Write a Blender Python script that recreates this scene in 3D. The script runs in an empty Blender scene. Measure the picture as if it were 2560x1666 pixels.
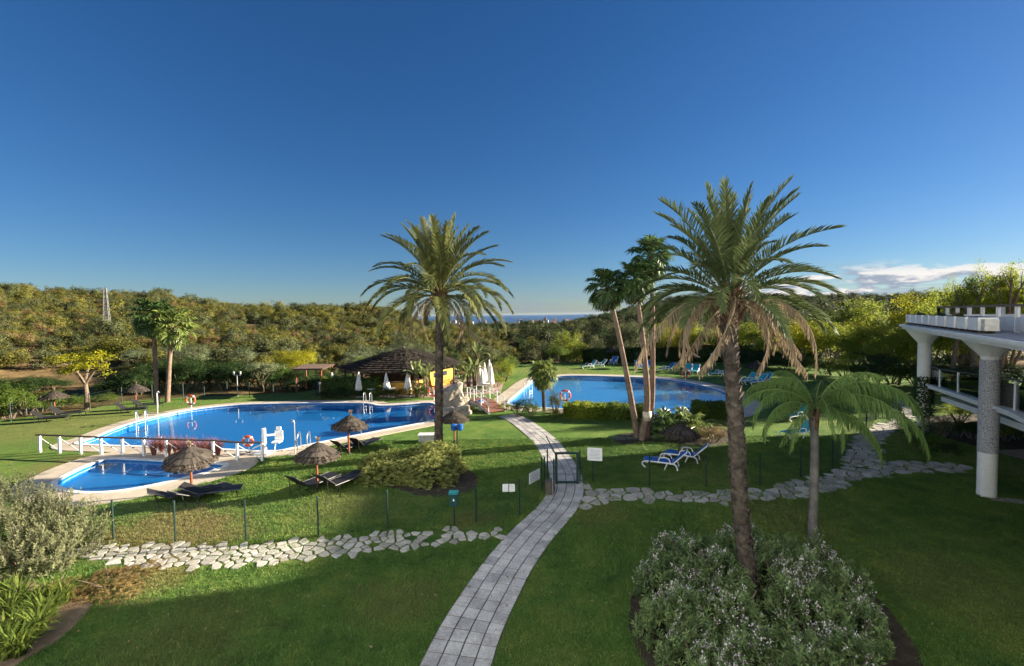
import bpy, bmesh, math, random
import numpy as np
from mathutils import Vector, Matrix, Euler
from mathutils.geometry import delaunay_2d_cdt
S = bpy.context.scene
COL = S.collection
R = math.radians
# ------------------------------------------------------------------ camera
CH = 7.2; FPX = 16/36*2560
PITCH, ROLL = R(2.36), R(0.75)
_F = Vector((0, math.cos(PITCH), -math.sin(PITCH))); _R0 = Vector((1, 0, 0)); _U0 = _R0.cross(_F)
_R = _R0*math.cos(ROLL) - _U0*math.sin(ROLL); _U = _U0*math.cos(ROLL) + _R0*math.sin(ROLL)
CAM = Vector((0, 0, CH))
cd = bpy.data.cameras.new('camera'); cam = bpy.data.objects.new('camera', cd); COL.objects.link(cam)
cd.lens = 16; cd.sensor_width = 36; cd.sensor_fit = 'HORIZONTAL'; cd.clip_start = 0.1; cd.clip_end = 120000
M = Matrix((_R, _U, -_F)).transposed().to_4x4(); M.translation = CAM; cam.matrix_world = M
S.camera = cam
def ray(px, py): return _F + _R*((px-1280)/FPX) - _U*((py-833)/FPX)
def G(px, py, z=0.0):                       # photo pixel -> point on the level z
    d = ray(px, py); t = (z-CH)/d.z; return CAM + d*t
def AT(px, py, Y):                          # photo pixel -> point at distance Y ahead
    d = ray(px, py); return CAM + d*(Y/d.y)
def PX(p):
    v = Vector(p)-CAM; z = v.dot(_F); return 1280+FPX*v.dot(_R)/z, 833-FPX*v.dot(_U)/z
K = 2560/2380                               # wide view -> photo pixels
def z1(x, y): return x/3.6875, 680+y/3.6875
def z2(x, y): return 640+x/3.6875, 680+y/3.6875
def z3(x, y): return 1280+x/3.6875, 680+y/3.6875
def z4(x, y): return 1920+x/3.6875, 620+y/3.6875
def z5(x, y): return x/3.6875, 1000+y/3.6875
def z6(x, y): return 640+x/3.6875, 1000+y/3.6875
def z7(x, y): return 1280+x/3.6875, 1000+y/3.6875
def z8(x, y): return 1920+x/3.6875, 940+y/3.6875
# ------------------------------------------------------------------ sky, sun, exposure
SUN_EL = R(16.0); SUN_DIR = Vector((0.970*math.cos(SUN_EL), 0.242*math.cos(SUN_EL), math.sin(SUN_EL)))
SKY_STRENGTH = 0.05; SUN_STRENGTH = 5.0; EXPOSURE = 2.1
W = bpy.data.worlds.new('World'); S.world = W; W.use_nodes = True
nt = W.node_tree; nt.nodes.clear()
def N(t, kind, **kw):
    n = t.nodes.new(kind)
    for k, v in kw.items():
        if k.startswith('_'): n.inputs[int(k[1:])].default_value = v
        else: setattr(n, k, v)
    return n
def L(t, a, b): t.links.new(a, b)
sky = N(nt, 'ShaderNodeTexSky', sky_type='NISHITA', sun_disc=False, sun_elevation=SUN_EL, altitude=80, air_density=1.0, dust_density=0.2, ozone_density=6.0)
sky.sun_rotation = math.atan2(SUN_DIR.x, SUN_DIR.y)
hsv = N(nt, 'ShaderNodeHueSaturation'); hsv.inputs['Saturation'].default_value = 1.15; hsv.inputs['Hue'].default_value = 0.507; hsv.inputs['Value'].default_value = 0.63
gam = N(nt, 'ShaderNodeGamma'); gam.inputs[1].default_value = 0.9; L(nt, sky.outputs[0], gam.inputs[0]); L(nt, gam.outputs[0], hsv.inputs['Color'])
tc = N(nt, 'ShaderNodeTexCoord'); sx = N(nt, 'ShaderNodeSeparateXYZ'); L(nt, tc.outputs['Generated'], sx.inputs[0])
def mth(t, op, a, b=None, c=None, clamp=False):
    n = N(t, 'ShaderNodeMath', operation=op, use_clamp=clamp)
    for i, v in enumerate((a, b, c)):
        if v is None: continue
        if isinstance(v, (int, float)): n.inputs[i].default_value = v
        else: L(t, v, n.inputs[i])
    return n.outputs[0]
def mrange(t, v, a, b, c=0.0, d=1.0, interp='SMOOTHSTEP'):
    n = N(t, 'ShaderNodeMapRange', interpolation_type=interp)
    n.inputs[1].default_value = a; n.inputs[2].default_value = b; n.inputs[3].default_value = c; n.inputs[4].default_value = d
    L(t, v, n.inputs[0]); return n.outputs[0]
# low clouds over the sea and hills: cumulus banks flattened along the horizon, thin stratus below them
az = mth(nt, 'ARCTAN2', sx.outputs[0], sx.outputs[1])
cmb = N(nt, 'ShaderNodeCombineXYZ'); L(nt, mth(nt, 'MULTIPLY', az, 7.0), cmb.inputs[0]); L(nt, mth(nt, 'MULTIPLY', sx.outputs[2], 24.0), cmb.inputs[1]); cmb.inputs[2].default_value = 3.7
n1 = N(nt, 'ShaderNodeTexNoise', noise_dimensions='3D'); n1.inputs['Scale'].default_value = 1.7; n1.inputs['Detail'].default_value = 9; n1.inputs['Roughness'].default_value = 0.55
L(nt, cmb.outputs[0], n1.inputs['Vector'])
cl = mrange(nt, n1.outputs[0], 0.465, 0.55)
cl = mth(nt, 'MULTIPLY', cl, mrange(nt, sx.outputs[2], 0.012, 0.03))
cl = mth(nt, 'MULTIPLY', cl, mrange(nt, sx.outputs[2], 0.088, 0.055))
cl = mth(nt, 'MULTIPLY', cl, mrange(nt, az, 0.34, 0.50))
off = N(nt, 'ShaderNodeVectorMath', operation='ADD'); L(nt, cmb.outputs[0], off.inputs[0]); off.inputs[1].default_value = (0.06, 0.22, 0)
n1b = N(nt, 'ShaderNodeTexNoise'); n1b.inputs['Scale'].default_value = 1.7; n1b.inputs['Detail'].default_value = 6; n1b.inputs['Roughness'].default_value = 0.55
L(nt, off.outputs[0], n1b.inputs['Vector'])
shade = mrange(nt, mth(nt, 'SUBTRACT', n1.outputs[0], n1b.outputs[0]), -0.07, 0.09)
ccol = N(nt, 'ShaderNodeMix', data_type='RGBA'); L(nt, shade, ccol.inputs[0]); ccol.inputs[6].default_value = (1.7, 2.0, 2.5, 1); ccol.inputs[7].default_value = (4.6, 4.4, 4.2, 1)  # sunlit and grey sides of the clouds are painted into this mix
cmb2 = N(nt, 'ShaderNodeCombineXYZ'); L(nt, mth(nt, 'MULTIPLY', az, 2.6), cmb2.inputs[0]); L(nt, mth(nt, 'MULTIPLY', sx.outputs[2], 75.0), cmb2.inputs[1])
n2 = N(nt, 'ShaderNodeTexNoise'); n2.inputs['Scale'].default_value = 1.9; n2.inputs['Detail'].default_value = 5; L(nt, cmb2.outputs[0], n2.inputs['Vector'])
st = mth(nt, 'MULTIPLY', mrange(nt, n2.outputs[0], 0.42, 0.62), mrange(nt, sx.outputs[2], 0.065, 0.015))
st = mth(nt, 'MULTIPLY', st, mrange(nt, az, -0.2, 0.05)); st = mth(nt, 'MULTIPLY', st, 0.62)
mixA = N(nt, 'ShaderNodeMix', data_type='RGBA'); L(nt, st, mixA.inputs[0]); L(nt, hsv.outputs[0], mixA.inputs[6]); mixA.inputs[7].default_value = (1.5, 1.85, 2.6, 1)
mixB = N(nt, 'ShaderNodeMix', data_type='RGBA'); L(nt, cl, mixB.inputs[0]); L(nt, mixA.outputs[2], mixB.inputs[6]); L(nt, ccol.outputs[2], mixB.inputs[7])
bg = N(nt, 'ShaderNodeBackground'); bg.inputs[1].default_value = SKY_STRENGTH; L(nt, mixB.outputs[2], bg.inputs[0])
wo = N(nt, 'ShaderNodeOutputWorld'); L(nt, bg.outputs[0], wo.inputs[0])
ld = bpy.data.lights.new('sun', 'SUN'); ld.energy = SUN_STRENGTH; ld.angle = R(0.53); ld.color = (1.0, 0.89, 0.70)
sun = bpy.data.objects.new('sun', ld); COL.objects.link(sun); sun.location = (60, 20, 60)
sun.rotation_euler = (-SUN_DIR).to_track_quat('-Z', 'Y').to_euler()
vs = S.view_settings; vs.view_transform = 'Standard'; vs.look = 'None'; vs.exposure = EXPOSURE; vs.gamma = 1; vs.use_curve_mapping = False
S.render.engine = 'CYCLES'
cy = S.cycles; cy.use_denoising = True; cy.max_bounces = 7; cy.diffuse_bounces = 3; cy.glossy_bounces = 3; cy.transmission_bounces = 4; cy.transparent_max_bounces = 12
cy.sample_clamp_indirect = 6; cy.caustics_reflective = False; cy.caustics_refractive = False
try: cy.denoiser = 'OPENIMAGEDENOISE'; cy.denoising_input_passes = 'RGB_ALBEDO_NORMAL'; cy.denoising_prefilter = 'ACCURATE'
except Exception: pass
# ------------------------------------------------------------------ materials
MATS = {}
def base_mat(name):
    m = bpy.data.materials.new(name); m.use_nodes = True; t = m.node_tree
    p = t.nodes['Principled BSDF']; MATS[name] = m; return m, t, p
def ramp(t, fac, stops, interp='LINEAR'):
    r = N(t, 'ShaderNodeValToRGB'); r.color_ramp.interpolation = interp
    e = r.color_ramp.elements
    while len(e) < len(stops): e.new(0.5)
    for el, (pos, c) in zip(e, stops): el.position = pos; el.color = (*c, 1)
    L(t, fac, r.inputs[0]); return r.outputs[0]
def noise(t, scale, detail=4, rough=0.55, vec=None, coord='Object', dist=0.0):
    n = N(t, 'ShaderNodeTexNoise'); n.inputs['Scale'].default_value = scale; n.inputs['Detail'].default_value = detail; n.inputs['Roughness'].default_value = rough; n.inputs['Distortion'].default_value = dist
    if vec is None:
        c = N(t, 'ShaderNodeTexCoord'); vec = c.outputs[coord]
    L(t, vec, n.inputs['Vector']); return n.outputs[0]
def geopos(t):
    g = N(t, 'ShaderNodeNewGeometry'); return g.outputs['Position']
def bump(t, p, h, strength=0.5, dist=0.02):
    b = N(t, 'ShaderNodeBump'); b.inputs['Strength'].default_value = strength; b.inputs['Distance'].default_value = dist
    L(t, h, b.inputs['Height']); L(t, b.outputs[0], p.inputs['Normal'])
def surf(name, c1, c2, scale=3.0, rough=0.7, bmp=0.3, bdist=0.01, detail=6, spec=0.3, metal=0.0, world=True, fine=0.0, per=0.0):
    """mottled surface: two colours mixed by noise, bump from the same noise"""
    m, t, p = base_mat(name)
    v = geopos(t) if world else None
    n = noise(t, scale, detail, 0.6, vec=v)
    nf = n
    if per: nf = mth(t, 'ADD', n, mth(t, 'MULTIPLY', mth(t, 'SUBTRACT', N(t, 'ShaderNodeObjectInfo').outputs['Random'], 0.5), per))
    col = ramp(t, nf, [(0.32, c1), (0.68, c2)])
    if fine:
        n2 = noise(t, scale*12, 3, 0.6, vec=v)
        mx = N(t, 'ShaderNodeMix', data_type='RGBA', blend_type='MULTIPLY'); mx.inputs[0].default_value = fine
        L(t, col, mx.inputs[6]); L(t, ramp(t, n2, [(0.3, (0.55,)*3), (0.7, (1.25,)*3)]), mx.inputs[7]); col = mx.outputs[2]; n = n2
    L(t, col, p.inputs['Base Color']); p.inputs['Roughness'].default_value = rough; p.inputs['Specular IOR Level'].default_value = spec; p.inputs['Metallic'].default_value = metal
    if bmp: bump(t, p, n, bmp, bdist)
    return m
def leafmat(name, dark, light, transl=0.35, rnd=0.25, rough=0.65, spec=0.10, sat=1.0):
    """leaves: per-leaf tone from attribute 'v', per-plant shift, light passing through"""
    m, t, p = base_mat(name)
    a = N(t, 'ShaderNodeAttribute', attribute_name='v'); oi = N(t, 'ShaderNodeObjectInfo')
    f = mth(t, 'ADD', a.outputs['Fac'], mth(t, 'MULTIPLY', mth(t, 'SUBTRACT', oi.outputs['Random'], 0.5), rnd), clamp=True)
    col = ramp(t, f, [(0.0, dark), (1.0, light)])
    L(t, col, p.inputs['Base Color']); p.inputs['Roughness'].default_value = rough; p.inputs['Specular IOR Level'].default_value = spec
    tr = N(t, 'ShaderNodeBsdfTranslucent'); g = N(t, 'ShaderNodeGamma'); g.inputs[1].default_value = 0.9; L(t, col, g.inputs[0]); L(t, g.outputs[0], tr.inputs[0])
    mx = N(t, 'ShaderNodeMixShader'); mx.inputs[0].default_value = transl
    L(t, p.outputs[0], mx.inputs[1]); L(t, tr.outputs[0], mx.inputs[2]); L(t, mx.outputs[0], t.nodes['Material Output'].inputs[0])
    return m
def plain(name, c, rough=0.5, spec=0.4, metal=0.0, var=0.18, scale=6.0):
    c2 = tuple(min(1, x*(1+var)) for x in c); c1 = tuple(x*(1-var) for x in c)
    return surf(name, c1, c2, scale, rough, 0.08, 0.004, 4, spec, metal)
# ------------------------------------------------------------------ mesh helpers
class MB:
    def __init__(s): s.v = []; s.f = []; s.a = []
    def add(s, V, F, val=None):
        o = len(s.v); s.v += [tuple(x) for x in V]; s.f += [tuple(i+o for i in f) for f in F]
        s.a += [0.5 if val is None else val]*len(F)
    def box(s, c, d, rot=None, taper=1.0):
        x, y, z = d[0]/2, d[1]/2, d[2]/2
        V = [Vector((i*x*(taper if k > 0 else 1), j*y*(taper if k > 0 else 1), k*z)) for k in (-1, 1) for i, j in ((-1, -1), (1, -1), (1, 1), (-1, 1))]
        if rot is not None: V = [rot @ q for q in V]
        c = Vector(c); V = [q+c for q in V]
        s.add(V, [(3, 2, 1, 0), (4, 5, 6, 7), (0, 1, 5, 4), (1, 2, 6, 5), (2, 3, 7, 6), (3, 0, 4, 7)])
        return s
    def bar(s, a, b, w, h=None):                                  # rectangular bar from a to b
        a, b = Vector(a), Vector(b); d = b-a
        q = d.to_track_quat('X', 'Z').to_matrix()
        return s.box((a+b)/2, (d.length, w, h or w), q)
    def tube(s, P, r, n=8, cap=True):
        P = [Vector(p) for p in P]; m = len(P)
        rr = r if isinstance(r, (list, tuple)) else [r]*m
        V = []; ref = None
        for i, p in enumerate(P):
            d = (P[min(i+1, m-1)]-P[max(i-1, 0)]).normalized()
            if ref is None: ref = Vector((0, 0, 1)) if abs(d.z) < 0.9 else Vector((1, 0, 0))
            u = d.cross(ref).normalized(); w = u.cross(d).normalized(); ref = w
            for k in range(n):
                a = 2*math.pi*k/n; V.append(p+(u*math.cos(a)+w*math.sin(a))*rr[i])
        F = [(i*n+k, i*n+(k+1) % n, (i+1)*n+(k+1) % n, (i+1)*n+k) for i in range(m-1) for k in range(n)]
        if cap: F += [tuple(range(n))[::-1], tuple(range((m-1)*n, m*n))]
        s.add(V, F); return s
    def lathe(s, prof, n=16, c=(0, 0, 0), cap=True):
        c = Vector(c); V = [c+Vector((r*math.cos(2*math.pi*k/n), r*math.sin(2*math.pi*k/n), z)) for r, z in prof for k in range(n)]; m = len(prof)
        F = [(i*n+k, i*n+(k+1) % n, (i+1)*n+(k+1) % n, (i+1)*n+k) for i in range(m-1) for k in range(n)]
        if cap: F += [tuple(range(n))[::-1], tuple(range((m-1)*n, m*n))]
        s.add(V, F); return s
    def prism(s, poly, z0, z1):
        n = len(poly); V = [(p[0], p[1], z0) for p in poly]+[(p[0], p[1], z1) for p in poly]
        s.add(V, [tuple(range(n))[::-1], tuple(range(n, 2*n))]+[(i, (i+1) % n, n+(i+1) % n, n+i) for i in range(n)]); return s
    def torus(s, c, R0, r, axis='Y', n=28, m=8):
        V = []
        for i in range(n):
            a = 2*math.pi*i/n
            for j in range(m):
                b = 2*math.pi*j/m; q = R0+r*math.cos(b); x, y, z = q*math.cos(a), r*math.sin(b), q*math.sin(a)
                V.append(Vector(c)+(Vector((x, y, z)) if axis == 'Y' else Vector((x, z, y))))
        s.add(V, [(i*m+j, ((i+1) % n)*m+j, ((i+1) % n)*m+(j+1) % m, i*m+(j+1) % m) for i in range(n) for j in range(m)]); return s
    def build(s, name, mat, parent=None, loc=(0, 0, 0), rotz=0, smooth=False, attr=False):
        me = bpy.data.meshes.new(name); me.from_pydata(s.v, [], s.f)
        if attr:
            at = me.attributes.new('v', 'FLOAT', 'FACE'); at.data.foreach_set('value', s.a)
        me.update()
        return link(name, me, mat, parent, loc, rotz, smooth)
def link(name, me, mat, parent=None, loc=(0, 0, 0), rotz=0, smooth=False, scale=None):
    o = bpy.data.objects.new(name, me); COL.objects.link(o)
    if mat is not None:
        m = MATS[mat] if isinstance(mat, str) else mat
        if len(me.materials) == 0: me.materials.append(m)
        elif me.materials[0] != m:
            o.material_slots[0].link = 'OBJECT'; o.material_slots[0].material = m
    if smooth: me.polygons.foreach_set('use_smooth', [True]*len(me.polygons))
    o.location = loc; o.rotation_euler = (0, 0, rotz)
    if scale is not None: o.scale = scale
    if parent is not None: o.parent = parent
    return o
def tag(o, label=None, cat=None, group=None, kind=None):
    if label: o['label'] = label
    if cat: o['category'] = cat
    if group: o['group'] = group
    if kind: o['kind'] = kind
    return o
def thing(name, label, cat, loc=(0, 0, 0), rotz=0, group=None):
    o = bpy.data.objects.new(name, None); COL.objects.link(o); o.location = loc; o.rotation_euler = (0, 0, rotz)
    o.empty_display_size = 0.2
    return tag(o, label, cat, group)
def copy_tree(o, parent=None):
    c = o.copy(); COL.objects.link(c); c.parent = parent
    for ch in list(o.children): copy_tree(ch, c)
    return c
def place(proto, used, loc, rotz, label, group, scale=None):       # first use moves the thing itself, later ones copy it
    o = proto if not used else copy_tree(proto); used.append(1)
    o.location = loc; o.rotation_euler = (0, 0, rotz); o['label'] = label; o['group'] = group
    if scale: o.scale = (scale,)*3
    return o
def quads(name, V, vals=None):
    """mesh of loose quads from an (n,4,3) array, tone per quad in attribute v"""
    V = np.asarray(V, dtype=np.float32); n = len(V); me = bpy.data.meshes.new(name)
    me.vertices.add(n*4); me.vertices.foreach_set('co', V.reshape(-1))
    me.loops.add(n*4); me.loops.foreach_set('vertex_index', np.arange(n*4, dtype=np.int32))
    me.polygons.add(n); me.polygons.foreach_set('loop_start', np.arange(0, n*4, 4, dtype=np.int32))
    try: me.polygons.foreach_set('loop_total', np.full(n, 4, dtype=np.int32))
    except Exception: pass
    at = me.attributes.new('v', 'FLOAT', 'FACE'); at.data.foreach_set('value', np.asarray(vals if vals is not None else np.full(n, .5), dtype=np.float32))
    me.update(calc_edges=True); me.validate(); return me
def unit(a): return a/np.maximum(np.linalg.norm(a, axis=-1, keepdims=True), 1e-9)
def leaf_quads(C, D, Nn, Ln, Wd):
    """pointed leaves: centre base C, direction D, normal hint Nn, length, width"""
    D = unit(D); B = unit(np.cross(Nn, D)); Ln = np.asarray(Ln).reshape(-1, 1); Wd = np.asarray(Wd).reshape(-1, 1)
    return np.stack([C, C+D*Ln*0.45+B*Wd/2, C+D*Ln, C+D*Ln*0.45-B*Wd/2], axis=1)
def catmull(P, n=8, closed=False):
    P = [Vector(p) for p in P]; m = len(P); out = []
    rng = range(m) if closed else range(m-1)
    for i in rng:
        if closed: a, b, c, d = P[i-1], P[i], P[(i+1) % m], P[(i+2) % m]
        else: a, b, c, d = P[max(i-1, 0)], P[i], P[i+1], P[min(i+2, m-1)]
        for k in range(n):
            t = k/n; out.append(0.5*((2*b)+(c-a)*t+(2*a-5*b+4*c-d)*t*t+(3*b-a-3*c+d)*t**3))
    if not closed: out.append(P[-1].copy())
    return out
def resample(P, step):
    L0 = [0]
    for a, b in zip(P, P[1:]): L0.append(L0[-1]+(b-a).length)
    n = max(1, round(L0[-1]/step)); out = []; j = 0
    for i in range(n+1):
        t = L0[-1]*i/n
        while j < len(P)-2 and L0[j+1] < t: j += 1
        d = L0[j+1]-L0[j]; out.append(P[j].lerp(P[j+1], (t-L0[j])/d if d > 0 else 0))
    return out
def inside(x, y, poly):
    c = False; n = len(poly); j = n-1
    for i in range(n):
        xi, yi, xj, yj = poly[i][0], poly[i][1], poly[j][0], poly[j][1]
        if (yi > y) != (yj > y) and x < (xj-xi)*(y-yi)/(yj-yi)+xi: c = not c
        j = i
    return c
def edge_dist(x, y, poly):
    best = 1e9; n = len(poly)
    for i in range(n):
        ax, ay = poly[i][0], poly[i][1]; bx, by = poly[(i+1) % n][0], poly[(i+1) % n][1]
        dx, dy = bx-ax, by-ay; t = max(0, min(1, ((x-ax)*dx+(y-ay)*dy)/max(dx*dx+dy*dy, 1e-9)))
        best = min(best, math.hypot(ax+t*dx-x, ay+t*dy-y))
    return best
def offset_loop(P, d):
    n = len(P); area = sum(P[i].x*P[(i+1) % n].y-P[(i+1) % n].x*P[i].y for i in range(n)); sg = 1 if area > 0 else -1
    out = []
    for i in range(n):
        t = (P[(i+1) % n]-P[i-1]); t.z = 0; t.normalize(); out.append(P[i]+Vector((t.y, -t.x, 0))*d*sg)
    return out
def sheet_with_holes(outer, holes, z):
    V = []; E = []; F = []
    for lp in [outer]+holes:
        o = len(V); V += [Vector((p[0], p[1])) for p in lp]; E += [(o+i, o+(i+1) % len(lp)) for i in range(len(lp))]
    vo, eo, fo, *_ = delaunay_2d_cdt(V, E, [], 1, 1e-5)
    m = MB(); keep = []
    for f in fo:
        cx = sum(vo[i].x for i in f)/len(f); cyy = sum(vo[i].y for i in f)/len(f)
        if inside(cx, cyy, outer) and not any(inside(cx, cyy, h) for h in holes): keep.append(tuple(f))
    m.add([(v.x, v.y, z) for v in vo], keep); return m
# materials of the place
surf('deck_stone', (0.40, 0.33, 0.25), (0.52, 0.45, 0.35), 1.2, 0.75, 0.25, 0.004, fine=0.35)
surf('coping', (0.62, 0.60, 0.55), (0.74, 0.72, 0.68), 2.0, 0.6, 0.1)
surf('path_tile', (0.30, 0.285, 0.28), (0.54, 0.51, 0.48), 1.6, 0.8, 0.6, 0.006, fine=0.6, per=0.22)
surf('path_joint', (0.05, 0.05, 0.04), (0.10, 0.095, 0.08), 4, 0.95, 0.5)
surf('flag', (0.29, 0.265, 0.23), (0.47, 0.435, 0.385), 1.7, 0.8, 0.5, 0.008, fine=0.5, per=0.4)
surf('soil', (0.030, 0.021, 0.014), (0.075, 0.055, 0.036), 5, 0.95, 0.8, 0.04, fine=0.5)
surf('sand_soil', (0.17, 0.11, 0.07), (0.28, 0.20, 0.13), 3, 0.95, 0.8, 0.03, fine=0.5)
surf('terrace_paving', (0.30, 0.21, 0.17), (0.40, 0.29, 0.24), 2.2, 0.8, 0.3, fine=0.4)
surf('white_paint', (0.68, 0.68, 0.68), (0.80, 0.79, 0.77), 2.5, 0.45, 0.06, fine=0.12)
surf('white_render', (0.76, 0.73, 0.68), (0.86, 0.83, 0.78), 1.3, 0.8, 0.2, 0.004, fine=0.2)
surf('cream_render', (0.55, 0.49, 0.40), (0.66, 0.60, 0.50), 1.0, 0.85, 0.2, fine=0.2)
surf('brown_rail', (0.045, 0.03, 0.022), (0.10, 0.065, 0.045), 5, 0.55, 0.2)
surf('pole_wood', (0.16, 0.045, 0.020), (0.28, 0.085, 0.035), 9, 0.55, 0.3, 0.004)
surf('dark_wood', (0.045, 0.03, 0.02), (0.10, 0.07, 0.045), 7, 0.7, 0.3)
surf('bark', (0.10, 0.075, 0.055), (0.24, 0.18, 0.13), 6, 0.9, 0.9, 0.03, fine=0.5)
surf('palm_bark', (0.030, 0.024, 0.020), (0.165, 0.13, 0.10), 5, 0.9, 0.9, 0.02, fine=0.5)
surf('fan_bark', (0.13, 0.085, 0.06), (0.26, 0.18, 0.13), 3, 0.9, 0.7, 0.02, fine=0.45)
surf('grey_bark', (0.10, 0.09, 0.08), (0.22, 0.20, 0.18), 3, 0.9, 0.6, 0.02, fine=0.5)
surf('boot', (0.07, 0.038, 0.02), (0.19, 0.115, 0.065), 6, 0.85, 0.6, 0.01)
surf('rock', (0.26, 0.22, 0.17), (0.46, 0.40, 0.32), 2.4, 0.9, 0.9, 0.05, fine=0.5)
surf('thatch', (0.040, 0.033, 0.027), (0.145, 0.118, 0.095), 7, 0.95, 0.9, 0.03, fine=0.7)
surf('yellow_wall', (0.46, 0.26, 0.04), (0.55, 0.33, 0.065), 1.5, 0.85, 0.15, fine=0.2)
surf('canvas_white', (0.55, 0.53, 0.49), (0.72, 0.70, 0.66), 3, 0.85, 0.3)
plain('fence_green', (0.010, 0.032, 0.026), 0.45, 0.5)
plain('fence_mesh', (0.03, 0.06, 0.04), 0.5, 0.4)
plain('dark_sling', (0.014, 0.013, 0.014), 0.6, 0.4)
plain('dark_frame', (0.03, 0.028, 0.028), 0.4, 0.5)
plain('blue_fabric', (0.015, 0.12, 0.42), 0.7, 0.3)
plain('teal_fabric', (0.03, 0.33, 0.38), 0.7, 0.3)
plain('sign_blue', (0.015, 0.11, 0.45), 0.4, 0.5)
plain('ring_red', (0.62, 0.075, 0.025), 0.5, 0.4)
plain('ring_white', (0.75, 0.74, 0.72), 0.5, 0.4)
plain('steel', (0.55, 0.56, 0.57), 0.35, 0.5, 1.0, 0.08)
plain('pylon_grey', (0.16, 0.16, 0.16), 0.6, 0.3)
plain('grey_metal', (0.30, 0.31, 0.32), 0.45, 0.5, 0.3)
plain('bin_green', (0.012, 0.05, 0.05), 0.4, 0.5)
plain('lid_teal', (0.02, 0.17, 0.19), 0.4, 0.5)
plain('bin_grey', (0.10, 0.085, 0.07), 0.6, 0.3)
plain('sign_text', (0.35, 0.37, 0.40), 0.6, 0.3)
plain('bridge_wood', (0.17, 0.075, 0.055), 0.8, 0.2)
plain('roof_rail', (0.17, 0.11, 0.075), 0.6, 0.3)
plain('lantern', (0.30, 0.31, 0.31), 0.5, 0.4)
plain('roof_tile', (0.36, 0.16, 0.09), 0.85, 0.2)
plain('far_white', (0.62, 0.60, 0.57), 0.85, 0.2)
plain('far_tan', (0.45, 0.34, 0.25), 0.85, 0.2)
plain('window_dark', (0.03, 0.035, 0.045), 0.15, 0.5)
plain('planter', (0.60, 0.55, 0.47), 0.8, 0.2)
plain('rope_wrap', (0.55, 0.48, 0.38), 0.9, 0.1)
plain('concrete', (0.36, 0.35, 0.33), 0.85, 0.2)
surf('fill_facade', (0.64, 0.73, 0.86), (0.70, 0.79, 0.92), 0.8, 0.9, 0.1)  # pale blue chosen to cool the light bounced off the unseen house
# foliage
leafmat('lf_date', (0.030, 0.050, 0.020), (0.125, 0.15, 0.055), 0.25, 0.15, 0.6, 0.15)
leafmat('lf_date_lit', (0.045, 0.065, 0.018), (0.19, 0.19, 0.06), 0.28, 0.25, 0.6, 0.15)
leafmat('thatch_straw', (0.022, 0.019, 0.017), (0.105, 0.088, 0.074), 0.05, 0.1, 0.95, 0.05)
leafmat('lf_dead', (0.11, 0.075, 0.045), (0.33, 0.25, 0.16), 0.25, 0.2, 0.8, 0.1)
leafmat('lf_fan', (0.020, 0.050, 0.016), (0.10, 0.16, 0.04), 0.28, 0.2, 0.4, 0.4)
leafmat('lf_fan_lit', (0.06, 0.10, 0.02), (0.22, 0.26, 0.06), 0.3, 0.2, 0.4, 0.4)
leafmat('lf_queen', (0.065, 0.125, 0.03), (0.25, 0.37, 0.10), 0.36, 0.25, 0.6, 0.15)
leafmat('lf_yellow', (0.15, 0.17, 0.012), (0.48, 0.44, 0.03), 0.52, 0.12)
leafmat('lf_lime', (0.08, 0.13, 0.015), (0.34, 0.37, 0.045), 0.52, 0.2)
leafmat('lf_green', (0.038, 0.072, 0.014), (0.17, 0.235, 0.042), 0.45, 0.25)
leafmat('lf_dark', (0.014, 0.032, 0.010), (0.055, 0.095, 0.026), 0.3, 0.2)
leafmat('lf_olive', (0.045, 0.060, 0.028), (0.17, 0.18, 0.075), 0.3, 0.2)
leafmat('lf_greyg', (0.060, 0.085, 0.040), (0.22, 0.25, 0.13), 0.3, 0.2)
leafmat('lf_silver', (0.055, 0.068, 0.033), (0.235, 0.235, 0.125), 0.3, 0.1)
leafmat('lf_scrub', (0.045, 0.055, 0.013), (0.215, 0.20, 0.045), 0.25, 0.55)
leafmat('lf_scrubdry', (0.10, 0.07, 0.03), (0.25, 0.17, 0.075), 0.2, 0.4)
leafmat('lf_forest', (0.016, 0.026, 0.012), (0.075, 0.085, 0.030), 0.2, 0.45)
leafmat('lf_flower_bush', (0.065, 0.11, 0.04), (0.24, 0.32, 0.12), 0.35, 0.3)
leafmat('lf_mid_bush', (0.065, 0.095, 0.02), (0.36, 0.37, 0.12), 0.35, 0.1)
leafmat('petal_white', (0.45, 0.38, 0.38), (0.75, 0.68, 0.66), 0.3, 0.1)
leafmat('petal_pink', (0.40, 0.12, 0.16), (0.70, 0.40, 0.40), 0.3, 0.1)
leafmat('lf_pinkgrass', (0.14, 0.06, 0.045), (0.40, 0.17, 0.15), 0.3, 0.1)
leafmat('lf_brown', (0.11, 0.075, 0.028), (0.30, 0.215, 0.085), 0.25, 0.1)
leafmat('lf_blade', (0.035, 0.07, 0.012), (0.17, 0.21, 0.04), 0.4, 0.2)
leafmat('lf_silvercover', (0.14, 0.17, 0.13), (0.34, 0.38, 0.31), 0.2, 0.1)
leafmat('lf_banana', (0.07, 0.11, 0.03), (0.32, 0.35, 0.13), 0.35, 0.2, 0.4, 0.4)
leafmat('lf_ivy', (0.012, 0.03, 0.010), (0.055, 0.10, 0.03), 0.25, 0.2)
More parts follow.
